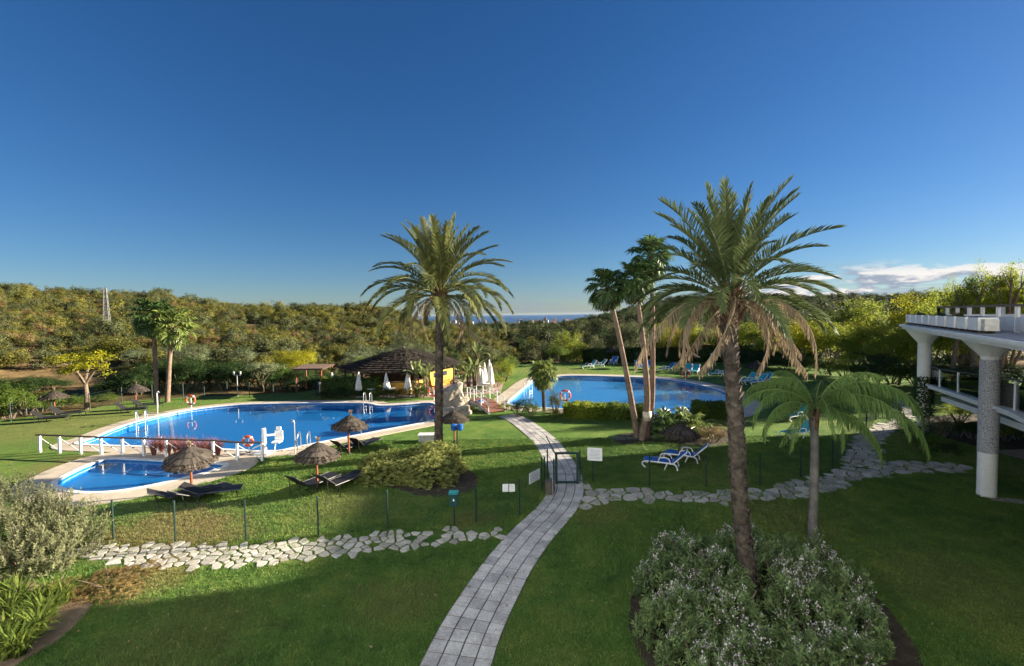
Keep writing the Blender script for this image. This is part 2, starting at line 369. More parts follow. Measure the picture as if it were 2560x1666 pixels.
# grass, both the sheet and the blades take their tone from the same world-space patches
def grass_color(t):
    v = geopos(t)
    a = noise(t, 0.16, 5, 0.6, vec=v); b = noise(t, 1.1, 6, 0.7, vec=v)
    c = ramp(t, mth(t, 'ADD', mth(t, 'MULTIPLY', a, 0.45), mth(t, 'MULTIPLY', b, 0.55)), [(0.36, (0.055, 0.122, 0.026)), (0.5, (0.108, 0.188, 0.038)), (0.62, (0.180, 0.230, 0.052)), (0.74, (0.26, 0.245, 0.085))])
    # worn, sun-dried spots in the turf
    for (cx, cyy, r, k) in DRY:
        d = N(t, 'ShaderNodeVectorMath', operation='DISTANCE'); L(t, v, d.inputs[0]); d.inputs[1].default_value = (cx, cyy, 0)
        dd = mth(t, 'ADD', d.outputs['Value'], mth(t, 'MULTIPLY', mth(t, 'SUBTRACT', b, 0.5), r*2.2))
        f = mth(t, 'MULTIPLY', mrange(t, dd, r, r*0.35), k)
        mx = N(t, 'ShaderNodeMix', data_type='RGBA'); L(t, f, mx.inputs[0]); L(t, c, mx.inputs[6]); mx.inputs[7].default_value = (0.24, 0.185, 0.075, 1); c = mx.outputs[2]
    return c, v
DRY = [(-12.0, 15.4, 2.6, 0.75), (-10.2, 14.6, 2.0, 0.55), (-21.5, 22.6, 3.0, 0.6), (-10.2, 12.3, 1.6, 0.6), (-17, 26, 4, 0.25), (-31, 31, 7, 0.35), (-24, 34, 6, 0.3), (5, 57, 6, 0.35), (-3.0, 11.2, 1.5, .3), (3.0, 16.2, 1.6, .3), (-1.6, 15.8, 1.0, .4), (9.5, 15.5, 2.2, .25), (-6.5, 17.2, 2.0, .35), (11.5, 11.5, 2.4, .22), (-7.5, 10.0, 2.2, .22)]
m, t, p = base_mat('lawn'); c, v = grass_color(t); n = noise(t, 26, 4, 0.7, vec=v); n2 = noise(t, 90, 3, 0.7, vec=v)
mx = N(t, 'ShaderNodeMix', data_type='RGBA', blend_type='MULTIPLY'); mx.inputs[0].default_value = 0.8
L(t, c, mx.inputs[6]); L(t, ramp(t, mth(t, 'ADD', mth(t, 'MULTIPLY', n, .5), mth(t, 'MULTIPLY', n2, .5)), [(0.35, (0.45,)*3), (0.65, (1.35,)*3)]), mx.inputs[7])
L(t, mx.outputs[2], p.inputs['Base Color']); p.inputs['Roughness'].default_value = 0.9; p.inputs['Specular IOR Level'].default_value = 0.1
bump(t, p, mth(t, 'ADD', n, n2), 1.0, 0.05)
m, t, p = base_mat('grass_blade'); c, v = grass_color(t); a = N(t, 'ShaderNodeAttribute', attribute_name='v')
mx = N(t, 'ShaderNodeMix', data_type='RGBA', blend_type='MULTIPLY'); mx.inputs[0].default_value = 1.0
L(t, c, mx.inputs[6]); L(t, ramp(t, a.outputs['Fac'], [(0, (0.75,)*3), (1, (1.45,)*3)]), mx.inputs[7]); L(t, mx.outputs[2], p.inputs['Base Color']); p.inputs['Roughness'].default_value = 0.6; p.inputs['Specular IOR Level'].default_value = 0.2
tr = N(t, 'ShaderNodeBsdfTranslucent'); L(t, mx.outputs[2], tr.inputs[0]); ms = N(t, 'ShaderNodeMixShader'); ms.inputs[0].default_value = 0.3
L(t, p.outputs[0], ms.inputs[1]); L(t, tr.outputs[0], ms.inputs[2]); L(t, ms.outputs[0], t.nodes['Material Output'].inputs[0])
# open ground and hills: dry grass and bare earth between the scrub, darker woodland floor far off
m, t, p = base_mat('wild_ground'); v = geopos(t)
a = noise(t, 0.035, 6, 0.65, vec=v); b = noise(t, 0.5, 5, 0.7, vec=v)
c = ramp(t, mth(t, 'ADD', mth(t, 'MULTIPLY', a, .6), mth(t, 'MULTIPLY', b, .4)), [(0.34, (0.055, 0.055, 0.022)), (0.48, (0.12, 0.085, 0.04)), (0.60, (0.26, 0.175, 0.085)), (0.72, (0.34, 0.25, 0.12))])
ln = N(t, 'ShaderNodeVectorMath', operation='LENGTH'); L(t, v, ln.inputs[0])
mx = N(t, 'ShaderNodeMix', data_type='RGBA'); L(t, mrange(t, ln.outputs['Value'], 280, 900), mx.inputs[0]); L(t, c, mx.inputs[6])
L(t, ramp(t, noise(t, 0.012, 6, 0.7, vec=v), [(0.35, (0.030, 0.036, 0.018)), (0.55, (0.07, 0.07, 0.035)), (0.7, (0.20, 0.16, 0.09))]), mx.inputs[7])
L(t, mx.outputs[2], p.inputs['Base Color']); p.inputs['Roughness'].default_value = 0.95; p.inputs['Specular IOR Level'].default_value = 0.05; bump(t, p, b, 0.8, 0.3)
# water: mirror by Fresnel over a clear tinted body, wavelets
def water(name, tint, strength, scale):
    m, t, p = base_mat(name); t.nodes.remove(p); v = geopos(t)
    nz = noise(t, scale, 3, 0.5, vec=v); bm_ = N(t, 'ShaderNodeBump'); bm_.inputs['Strength'].default_value = strength; bm_.inputs['Distance'].default_value = 0.01; L(t, nz, bm_.inputs['Height'])
    fr = N(t, 'ShaderNodeFresnel'); fr.inputs[0].default_value = 1.33; L(t, bm_.outputs[0], fr.inputs[1]); ge = N(t, 'ShaderNodeNewGeometry')
    fac = mth(t, 'ADD', mth(t, 'MULTIPLY', fr.outputs[0], mth(t, 'SUBTRACT', 1.0, ge.outputs['Backfacing'])), mth(t, 'MULTIPLY', ge.outputs['Backfacing'], 0.08))   # seen from below the sheet only dims the light a little
    gl = N(t, 'ShaderNodeBsdfGlossy'); gl.inputs['Roughness'].default_value = 0.015; L(t, bm_.outputs[0], gl.inputs['Normal'])
    tp = N(t, 'ShaderNodeBsdfTransparent'); tp.inputs[0].default_value = (*tint, 1)
    ms = N(t, 'ShaderNodeMixShader'); L(t, fac, ms.inputs[0]); L(t, tp.outputs[0], ms.inputs[1]); L(t, gl.outputs[0], ms.inputs[2]); L(t, ms.outputs[0], t.nodes['Material Output'].inputs[0])
water('pool_water', (0.80, 0.96, 1.0), 0.10, 1.6)
m, t, p = base_mat('pool_tile'); v = geopos(t)
vm = N(t, 'ShaderNodeTexBrick'); vm.offset = 0; vm.inputs['Scale'].default_value = 1.0; vm.inputs['Mortar Size'].default_value = 0.006; vm.inputs['Brick Width'].default_value = 0.16; vm.inputs['Row Height'].default_value = 0.16; L(t, v, vm.inputs['Vector'])
vm.inputs['Color1'].default_value = (0.006, 0.135, 0.38, 1); vm.inputs['Color2'].default_value = (0.010, 0.155, 0.42, 1); vm.inputs['Mortar'].default_value = (0.04, 0.22, 0.5, 1)
L(t, vm.outputs[0], p.inputs['Base Color']); p.inputs['Roughness'].default_value = 0.4
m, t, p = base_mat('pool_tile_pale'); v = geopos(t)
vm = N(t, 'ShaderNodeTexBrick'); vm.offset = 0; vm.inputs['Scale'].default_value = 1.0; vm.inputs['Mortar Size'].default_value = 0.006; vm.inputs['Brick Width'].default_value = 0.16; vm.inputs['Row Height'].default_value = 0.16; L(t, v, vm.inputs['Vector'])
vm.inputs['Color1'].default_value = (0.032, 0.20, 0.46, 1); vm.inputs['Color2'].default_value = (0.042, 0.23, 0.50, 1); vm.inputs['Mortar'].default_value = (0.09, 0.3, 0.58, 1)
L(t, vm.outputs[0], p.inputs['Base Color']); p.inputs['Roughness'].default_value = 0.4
m, t, p = base_mat('sea'); v = geopos(t); p.inputs['Base Color'].default_value = (0.012, 0.055, 0.14, 1); p.inputs['Roughness'].default_value = 0.35; bump(t, p, noise(t, 0.02, 4, 0.6, vec=v), 0.6, 3.0)
m, t, p = base_mat('glass'); t.nodes.remove(p)
fr = N(t, 'ShaderNodeFresnel'); fr.inputs[0].default_value = 1.5; gl = N(t, 'ShaderNodeBsdfGlossy'); gl.inputs['Roughness'].default_value = 0.02
tp = N(t, 'ShaderNodeBsdfTransparent'); tp.inputs[0].default_value = (0.86, 0.90, 0.87, 1); ms = N(t, 'ShaderNodeMixShader'); L(t, fr.outputs[0], ms.inputs[0]); L(t, tp.outputs[0], ms.inputs[1]); L(t, gl.outputs[0], ms.inputs[2]); L(t, ms.outputs[0], t.nodes['Material Output'].inputs[0])
m, t, p = base_mat('speckled_cladding'); v = geopos(t); vo = N(t, 'ShaderNodeTexVoronoi'); vo.inputs['Scale'].default_value = 16; L(t, v, vo.inputs['Vector'])
nn = noise(t, 40, 3, 0.6, vec=v); c = ramp(t, nn, [(0.40, (0.07, 0.066, 0.07)), (0.47, (0.40, 0.385, 0.39)), (0.60, (0.60, 0.58, 0.58))])
L(t, c, p.inputs['Base Color']); p.inputs['Roughness'].default_value = 0.8; bump(t, p, nn, 0.6, 0.02)

# ------------------------------------------------------------------ pools (outlines read off the photo at ground level)
def loop_px(pts, n=6): return [Vector((q.x, q.y, 0)) for q in catmull([G(*p) for p in pts], n, True)]
POOL_MAIN = loop_px([(196, 1109), (237, 1095), (290, 1073), (340, 1056), (400, 1040), (480, 1025), (560, 1016), (640, 1011.5), (800, 1008.5), (910, 1009), (950, 1015), (1000, 1013), (1072, 1008), (1092, 1016), (1112, 1033), (1087, 1051), (960, 1076), (830, 1101), (740, 1119), (685, 1129), (610, 1127), (500, 1121), (360, 1117), (250, 1114)])
POOL_KID = loop_px([(274, 1149), (330, 1150.5), (380, 1153), (470, 1157.5), (556, 1163), (540, 1176), (434, 1203), (325, 1225), (244, 1233), (190, 1230.5), (152, 1220), (142, 1209), (163, 1194), (203, 1173.5), (244, 1157)])
POOL_FAR = loop_px([(x*K, y*K) for x, y in [(1183, 938), (1205, 915), (1240, 886), (1270, 878), (1330, 874), (1420, 875.5), (1510, 879), (1570, 885), (1630, 896), (1680, 911), (1714, 931), (1718, 946), (1690, 960), (1600, 966), (1450, 960), (1300, 951), (1220, 946)]])
def pool(name, loop, deck_w, tile, depth, order=0):
    z = -0.06; dz = 0.012*order
    n = len(loop)

    b2 = MB(); b2.add([(p.x, p.y, -depth) for p in loop]+[(p.x, p.y, 0.02) for p in loop], [tuple(range(n))]+[((i+1) % n, i, n+i, n+(i+1) % n) for i in range(n)])
    tag(b2.build('pool_basin', tile), kind='structure')
    w = MB(); inn = offset_loop(loop, -0.01); w.add([(p.x, p.y, z) for p in inn], [tuple(range(n))]); o = w.build('pool_water', 'pool_water'); tag(o, kind='structure')
    c = MB(); o2 = offset_loop(loop, 0.20); i2 = offset_loop(loop, -0.03)
    for i in range(0, n):                                            # coping stones, one slab each with a narrow joint
        j = (i+1) % n
        a, bb, cc, d = i2[i], i2[j], o2[j], o2[i]
        e = 0.008/max((bb-a).length, .05); a2, b3, c3, d3 = a.lerp(bb, e), a.lerp(bb, 1-e), d.lerp(cc, 1-e), d.lerp(cc, e)
        k = MB(); k.prism([d3, c3, b3, a2], 0.0, 0.055+dz)

        c.add(k.v, k.f)
    dk = MB(); o3 = offset_loop(loop, deck_w); o1 = offset_loop(loop, 0.18)
    dk.add([(p.x, p.y, 0.030+dz) for p in o1]+[(p.x, p.y, 0.030+dz) for p in o3]+[(p.x, p.y, -0.02) for p in o3], [(i, (i+1) % n, n+(i+1) % n, n+i) for i in range(n)]+[(n+i, n+(i+1) % n, 2*n+(i+1) % n, 2*n+i) for i in range(n)])
    d = dk.build('pool_deck', 'deck_stone'); tag(d, kind='structure')
    cp = c.build('coping', 'coping', d); cp['kind'] = 'stuff'
    return d
def area_fix(lp):
    n = len(lp); a = sum(lp[i].x*lp[(i+1) % n].y-lp[(i+1) % n].x*lp[i].y for i in range(n)); return lp if a > 0 else lp[::-1]
POOL_MAIN, POOL_KID, POOL_FAR = map(area_fix, (POOL_MAIN, POOL_KID, POOL_FAR))
pool('main', POOL_MAIN, 1.15, 'pool_tile', 0.5, 0)
pool('kid', POOL_KID, 1.45, 'pool_tile', 0.28, 1)
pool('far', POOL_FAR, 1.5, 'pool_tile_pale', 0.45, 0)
# ------------------------------------------------------------------ lawn, wild ground, sea
LAWN = [(-46, -24), (-46, 30)] + [(G(*p).x-0.3, G(*p).y+0.6) for p in [(20, 1052), (130, 1036), (224, 1025), (305, 1007), (381, 1001), (511, 994), (624, 991), (740, 984)]] + [(-15, 50), (-2, 57), (1, 66), (30, 68), (58, 58), (75, 30), (75, -24)]
tag(sheet_with_holes(LAWN, [POOL_MAIN, POOL_KID, POOL_FAR], 0.0).build('lawn', 'lawn'), kind='structure')
# skyline: (x, y) in the wide view of the top of the land, with the distance of that ridge
RIDGE = [(-900, 650, 230), (-400, 668, 230), (0, 684, 225), (100, 690, 230), (240, 695, 235), (300, 692, 240), (380, 696, 245), (440, 710, 245), (560, 721, 250), (700, 726, 255), (800, 724, 250), (850, 722, 250), (900, 727, 255), (950, 743, 265), (1000, 758, 280), (1050, 766, 300), (1200, 764, 340), (1300, 766, 400), (1360, 752, 480), (1420, 740, 560), (1470, 727, 600), (1520, 716, 620), (1560, 706, 620), (1650, 702, 620), (1750, 706, 620), (1850, 704, 600), (1950, 700, 600), (2050, 704, 600), (2150, 698, 560), (2400, 690, 500), (3000, 680, 450), (4200, 680, 450)]
RT = []
for x, y, d in RIDGE:
    r_ = ray(x*K, y*K); RT.append((math.atan2(r_.x, r_.y), r_.z/math.hypot(r_.x, r_.y), d))
RA = np.array([q[0] for q in RT]); RE = np.array([q[1] for q in RT]); RD = np.array([q[2] for q in RT])
def vnoise(x, y, s, seed):
    """smooth value noise"""
    x = np.asarray(x)*s; y = np.asarray(y)*s; xi = np.floor(x); yi = np.floor(y); fx = x-xi; fy = y-yi; fx = fx*fx*(3-2*fx); fy = fy*fy*(3-2*fy)
    def h(a, b): 
        q = np.sin(a*127.1+b*311.7+seed*74.7)*43758.5453; return q-np.floor(q)
    return (h(xi, yi)*(1-fx)+h(xi+1, yi)*fx)*(1-fy)+(h(xi, yi+1)*(1-fx)+h(xi+1, yi+1)*fx)*fy-0.5
def terrain_z(x, y):
    x = np.asarray(x, float); y = np.asarray(y, float); r = np.hypot(x, y); a = np.arctan2(x, y)
    e = np.interp(a, RA, RE); rc = np.interp(a, RA, RD); zc = CH+e*rc
    left = np.clip((-a-0.05)/0.5, 0, 1); z0 = -0.15-2.5*(1-left)
    rb = 62.0
    s = np.clip((r-rb)/(rc-rb), 0, 1)
    up = z0+(zc-z0)*(s*s*(3-2*s)*0.6+s*0.4)
    s2 = np.clip((r-rc)/(3600-rc), 0, 1); dn = zc+(-66-zc)*(1-(1-s2)**2.2)
    z = np.where(r < rc, up, dn)
    bumpy = (vnoise(x, y, 1/38, 1)*3.2+vnoise(x, y, 1/14, 2)*1.2)*np.clip((r-64)/40, 0, 1)*np.clip(1-np.abs(r-rc)/rc*0.0, 0, 1)
    far = vnoise(x, y, 1/420, 5)*22*np.clip((r-900)/900, 0, 1)*np.clip((3900-r)/1500, 0, 1)
    z = z+bumpy*np.where(r > rc*0.9, 0.35, 1.0)+far
    z = np.where(r < 64, np.minimum(z, -0.12), z)
    return z
NA, rr = 420, [6.0]
while rr[-1] < 4300: rr.append(rr[-1]*1.024+0.25)
rr = np.array(rr); aa = np.linspace(-math.pi, math.pi, NA, endpoint=False)
RRm, AAm = np.meshgrid(rr, aa, indexing='ij'); X = RRm*np.sin(AAm); Y = RRm*np.cos(AAm); Z = terrain_z(X, Y)
near = np.argwhere(RRm < 100)
for i, j in near:
    x, y = X[i, j], Y[i, j]
    if inside(x, y, LAWN) and edge_dist(x, y, LAWN) > 2.6: Z[i, j] = -2.6
V = np.stack([X, Y, Z], -1).reshape(-1, 3); nr = len(rr)
F = [(i*NA+j, i*NA+(j+1) % NA, (i+1)*NA+(j+1) % NA, (i+1)*NA+j) for i in range(nr-1) for j in range(NA)]
me = bpy.data.meshes.new('ground'); me.from_pydata(V.tolist(), [], F); me.update(); tag(link('ground', me, 'wild_ground', smooth=True), kind='structure')
s_ = MB(); s_.add([(-30000, 2600, -66), (30000, 2600, -66), (30000, 32000, -66), (-30000, 32000, -66)], [(0, 1, 2, 3)]); tag(s_.build('sea', 'sea'), kind='structure')
# ------------------------------------------------------------------ paved path, tile by tile
PL = [(1050.7, 1666), (1099.7, 1578), (1152, 1490), (1207.5, 1408), (1282.6, 1323), (1346, 1266), (1366, 1235), (1371, 1195), (1367, 1163), (1345, 1122), (1323, 1096), (1280, 1062), (1245, 1045)]
PR = [(1227, 1666), (1250, 1581), (1289, 1503), (1335, 1418), (1380.6, 1353), (1438, 1281), (1459, 1232), (1461, 1212), (1453.5, 1187), (1413, 1125), (1383, 1092), (1315, 1043), (1290, 1034)]
lw = [G(*p) for p in PL]; rw = [G(*p) for p in PR]
lw = [lw[0]+(lw[0]-lw[1])*1.6]+lw; rw = [rw[0]+(rw[0]-rw[1])*1.6]+rw
ctr = catmull([(a+b)/2 for a, b in zip(lw, rw)], 10); wid = []
cpts = resample(ctr, 0.385)
HW = 0.73
def frame(i):
    t = (cpts[min(i+1, len(cpts)-1)]-cpts[max(i-1, 0)]).normalized(); return Vector((t.y, -t.x, 0))
m = MB(); nn_ = len(cpts); row = [(cpts[i]-frame(i)*(HW+.01), cpts[i]+frame(i)*(HW+.01)) for i in range(nn_)]
m.add([(a.x, a.y, 0.012) for a, b in row]+[(b.x, b.y, 0.012) for a, b in row], [(i, nn_+i, nn_+i+1, i+1) for i in range(nn_-1)])
path = m.build('path', 'path_joint'); tag(path, kind='structure')
PATH_POLY = [a for a, b in row]+[b for a, b in row][::-1]
rng = random.Random(4)
for i in range(nn_-1):
    off = rng.uniform(-.01, .01)
    for k in range(4):
        u0 = -HW+k*HW/2; u1 = u0+HW/2; g = 0.003
        q = [cpts[i]+frame(i)*(u0+g), cpts[i]+frame(i)*(u1-g), cpts[i+1]+frame(i+1)*(u1-g), cpts[i+1]+frame(i+1)*(u0+g)]
        c0 = sum(q, Vector())/4; q = [c0+(p-c0)*rng.uniform(0.925, 0.95) for p in q]
        h = 0.019+rng.uniform(-.003, .003); top = [c0+(p-c0)*0.985 for p in q]
        b = MB(); b.add([(p.x-c0.x, p.y-c0.y, 0) for p in q]+[(p.x-c0.x, p.y-c0.y, h+rng.uniform(-.002, .002)) for p in top], [(4, 5, 6, 7), (0, 1, 5, 4), (1, 2, 6, 5), (2, 3, 7, 6), (3, 0, 4, 7)])
        b.build('tile', 'path_tile', path, (c0.x, c0.y, 0.004))
# ------------------------------------------------------------------ flagstone paths: irregular slabs set in the turf
def clip_half(poly, p, n):
    out = []
    for i in range(len(poly)):
        a, b = poly[i], poly[(i+1) % len(poly)]; da = (a-p).dot(n); db = (b-p).dot(n)
        if da <= 0: out.append(a)
        if (da < 0) != (db < 0) and da != db: out.append(a.lerp(b, da/(da-db)))
    return out
def flagpath(poly_px, spacing, seed, keep=lambda p: 1.0, aniso=1.0):
    poly = [Vector((q.x, q.y)) for q in [G(*p) for p in poly_px]]; rg = random.Random(seed)
    xs = [p.x for p in poly]; ys = [p.y for p in poly]; pts = []
    for _ in range(14000):
        p = Vector((rg.uniform(min(xs), max(xs)), rg.uniform(min(ys), max(ys))))
        if not inside(p.x, p.y, poly): continue
        sp = spacing*rg.choice((0.62, 0.8, 1.0, 1.25))
        if all(math.hypot((p.x-q.x)*aniso, p.y-q.y) > sp for q in pts): pts.append(p)
    root = MB(); n = len(poly); root.add([(p.x, p.y, 0.006) for p in poly], [tuple(range(n))]); r0 = sheet_with_holes(poly, [], 0.006).build('flagstone_path', 'lawn'); tag(r0, kind='structure')
    cnt = 0
    for p in pts:
        if rg.random() > keep(p): continue
        cell = [p+Vector((math.cos(a)*spacing*1.15, math.sin(a)*spacing*1.15)) for a in [k*math.pi/5 for k in range(10)]]
        for q in pts:
            d = q-p
            if q is p or d.length > spacing*3.2: continue
            cell = clip_half(cell, (p+q)/2, d)
            if len(cell) < 3: break
        if len(cell) < 3: continue
        cell = [c for i, c in enumerate(cell) if (c-cell[i-1]).length > 0.05]
        if len(cell) < 3: continue
        c0 = sum(cell, Vector((0, 0)))/len(cell)
        if not inside(c0.x, c0.y, poly): continue
        sh = [c0+(c-c0).normalized()*max(0.03, (c-c0).length-0.036+rg.uniform(-.02, .012)) for c in cell]
        sh = [c if inside(c.x, c.y, poly) else c0+(c-c0)*0.75 for c in sh]
        h = 0.032+rg.uniform(-.008, .01); k = len(sh)
        # chamfered, slightly tilted slab
        tx, ty = rg.uniform(-.012, .012), rg.uniform(-.012, .012)
        b = MB(); b.add([(q.x-c0.x, q.y-c0.y, 0) for q in sh]+[(q.x-c0.x, q.y-c0.y, h*.75) for q in sh]+[((q.x-c0.x)*.93, (q.y-c0.y)*.93, h+(q.x-c0.x)*tx+(q.y-c0.y)*ty) for q in sh],
              [tuple(range(2*k, 3*k))]+[(i, (i+1) % k, k+(i+1) % k, k+i) for i in range(k)]+[(k+i, k+(i+1) % k, 2*k+(i+1) % k, 2*k+i) for i in range(k)])
        b.build('flagstone', 'flag', r0, (c0.x, c0.y, 0.004)); cnt += 1
    return poly
FLAG_L = [(150, 1372), (222, 1356), (392, 1362), (653, 1356), (760, 1349), (923, 1335), (1087, 1323), (1250, 1313.5), (1290, 1310), (1263, 1349), (1119, 1366), (956, 1385), (751, 1408), (555, 1421), (457, 1427), (317, 1427), (215, 1405), (150, 1395)]
FLAG_R = [(1464, 1216), (1605, 1222), (1687, 1230.5), (1822, 1225), (1920, 1218), (2001, 1200), (2083, 1173), (2113, 1154), (2115, 1108), (2150, 1080), (2228, 1048), (2236, 1000), (2280, 1000), (2290, 1048), (2240, 1075), (2207, 1116), (2213, 1152), (2327, 1157), (2435, 1165), (2435, 1181), (2272, 1187), (2180, 1198), (2110, 1222), (2028, 1241), (1920, 1254), (1836, 1262), (1714, 1263), (1578, 1255), (1524, 1260), (1453, 1271)]
fl = flagpath(FLAG_L, 0.285, 11, keep=lambda p: 1.0 if p.x < -5 else max(0.62, 1.0-(p.x+5)*0.10), aniso=0.70)
fr_ = flagpath(FLAG_R, 0.325, 12, aniso=0.76)
# ------------------------------------------------------------------ beds of bare soil
def bed(pts, z, mat='soil', px=True, name='soil_bed'):
    lp = loop_px(pts, 5) if px else [Vector(p) for p in catmull([Vector((*p, 0)) for p in pts], 5, True)]
    lp = area_fix(lp); tag(sheet_with_holes(lp, [], z).build(name, mat), kind='structure'); return lp
BED_MID = bed([(895, 1172), (960, 1215), (1060, 1242), (1150, 1238), (1195, 1215), (1180, 1180), (1100, 1150), (980, 1145)], 0.005)
BED_BIG = bed([(2.7, 10.6), (2.8, 8.4), (4.4, 7.2), (6.6, 7.4), (8.4, 9.2), (9.0, 11.8), (7.2, 13.5), (4.2, 13.0)], 0.005, px=False)
BED_LEFT = bed([(-30, 1440), (60, 1452), (170, 1470), (222, 1500), (228, 1516), (160, 1590), (60, 1650), (-60, 1720), (-160, 1600), (-160, 1470)], 0.005, 'sand_soil')
BED_TRIO = bed([(1530, 1100), (1560, 1084), (1620, 1082), (1700, 1070), (1800, 1070), (1840, 1090), (1800, 1115), (1700, 1112), (1620, 1106), (1560, 1112)], 0.005)
BED_BLD = bed([(2300, 1060), (2350, 1040), (2620, 1040), (2700, 1120), (2400, 1122), (2340, 1150), (2250, 1148), (2225, 1120), (2240, 1090)], 0.005)
tag(sheet_with_holes([(q.x, q.y) for q in [G(*p) for p in [(2390, 1150), (2440, 1128), (2700, 1120), (2900, 1250), (2560, 1206), (2450, 1166)]]], [], 0.011).build('paved_terrace', 'terrace_paving'), kind='structure')
b = MB(); q = G(2545, 1256); b.box((q.x, q.y, 0.02), (1.6, 0.42, 0.05), Matrix.Rotation(-0.5, 3, 'Z')); tag(b.build('stepping_slab', 'flag'), 'pale stone slab lying in the turf by the column foot', 'paving slab')
# ------------------------------------------------------------------ foliage generators
def rvec(rg, n): return unit(rg.normal(size=(n, 3)))
def crown_mesh(name, seed, nclump=70, nleaf=60, leaf=0.06, clump=0.22, flat=1.0, fill=0.55, top=0.0, aspect=0.5):
    """unit crown (radius 1): leaf clumps spread through the volume with uneven outline and gaps"""
    rg = np.random.default_rng(seed); d = rvec(rg, nclump); d[:, 2] = np.where(d[:, 2] < -0.35, -d[:, 2], d[:, 2])
    lump = 0.80+0.28*np.sin(d[:, 0]*3.1+seed)+0.16*np.sin(d[:, 1]*4.3+seed*2)+0.1*np.sin(d[:, 2]*5+seed)
    r = (rg.random(nclump)**0.45)*lump; r = np.where(rg.random(nclump) < fill, np.maximum(r, 0.62*lump), r)
    C = d*r[:, None]; C[:, 2] *= flat
    cs = clump*(0.6+0.8*rg.random(nclump)); tone = rg.normal(0.5, 0.16, nclump)
    idx = np.repeat(np.arange(nclump), nleaf); n = len(idx)
    o = rvec(rg, n)*(rg.random((n, 1))**0.4)*cs[idx][:, None]; o[:, 2] *= 0.75
    P = C[idx]+o; nrm = unit(o/cs[idx][:, None]+unit(C[idx]+1e-6)*0.7+np.array([0, 0, 0.55])+rg.normal(size=(n, 3))*0.45)
    D = unit(np.cross(nrm, rvec(rg, n))+np.array([0, 0, -0.15]))
    s = leaf*(0.7+0.6*rg.random(n))
    return quads(name, leaf_quads(P, D, nrm, s, s*aspect), np.clip(tone[idx]+rg.normal(0, 0.14, n), 0, 1))
def sprig_mesh(name, seed, nsprig=200, per=16, leaf=0.10, width=0.022, dome=0.75, up=0.7, length=0.22, spread=0.75):
    """unit dome shrub: upright leafy shoots over the whole dome; returns leaf mesh and the shoot tips"""
    rg = np.random.default_rng(seed); d = rvec(rg, nsprig); d[:, 2] = np.abs(d[:, 2])
    lump = 0.86+0.14*np.sin(d[:, 0]*5+seed)+0.12*np.sin(d[:, 1]*6+2*seed)
    r = (0.55+0.45*rg.random(nsprig)**0.5)*lump
    C = d*r[:, None]; C[:, 2] = C[:, 2]*dome
    ax = unit(d*(1-up)+np.array([0, 0, up])+rg.normal(size=(nsprig, 3))*0.22)
    idx = np.repeat(np.arange(nsprig), per); n = len(idx); tt = np.tile(np.linspace(0, 1, per), nsprig)
    P = C[idx]+ax[idx]*(tt*length)[:, None]-ax[idx]*length*0.5
    rad = unit(np.cross(ax[idx], rvec(rg, n))); D = unit(ax[idx]*(1-spread)+rad*spread)
    nrm = unit(ax[idx]+rg.normal(size=(n, 3))*0.3); s = leaf*(0.7+0.6*rg.random(n))
    tone = rg.normal(0.45, 0.15, nsprig)
    me = quads(name, leaf_quads(P, D, nrm, s, np.full(n, width)), np.clip(tone[idx]+0.25*(tt-0.4)+rg.normal(0, .12, n), 0, 1))
    return me, C+ax*length*0.55, ax
def petals_mesh(name, tips, ax, seed, share=0.4, size=0.035, per=7):
    rg = np.random.default_rng(seed); patch = np.sin(tips[:, 0]*4+seed)+np.sin(tips[:, 1]*5+seed*2)
    k = np.where((rg.random(len(tips)) < share) & (patch > 0.15) & (tips[:, 2] > 0.2))[0]; idx = np.repeat(k, per); n = len(idx)
    P = tips[idx]+rvec(rg, n)*size*1.5; nrm = unit(rvec(rg, n)+np.array([0, 0, .8])); D = unit(np.cross(nrm, rvec(rg, n)))
    s = size*(0.7+.6*rg.random(n)); return quads(name, leaf_quads(P, D, nrm, s, s*0.9), np.clip(rg.normal(.5, .25, n), 0, 1))
CROWN = [crown_mesh('crown', 100+i, 150, 62, 0.055, 0.21) for i in range(4)]
CROWN_OPEN = [crown_mesh('crown', 200+i, 60, 62, 0.066, 0.21, fill=0.8) for i in range(3)]
CROWN_SMALL = [crown_mesh('crown', 300+i, 38, 46, 0.105, 0.32) for i in range(5)]          # distant scrub and woodland
CROWN_FINE = [crown_mesh('crown', 400+i, 120, 70, 0.045, 0.20) for i in range(3)]
CROWN_BOX = []
SHRUB = [sprig_mesh('foliage', 500+i, 330, 20, 0.105, 0.030, 0.85) for i in range(3)]
PETAL = [petals_mesh('blossom', SHRUB[i][1], SHRUB[i][2], 40+i, 0.8, 0.036, 9) for i in range(3)]
FEATHER = [sprig_mesh('foliage', 600+i, 1500, 26, 0.048, 0.013, 1.1, 0.40, 0.20, 0.6)[0] for i in range(2)]
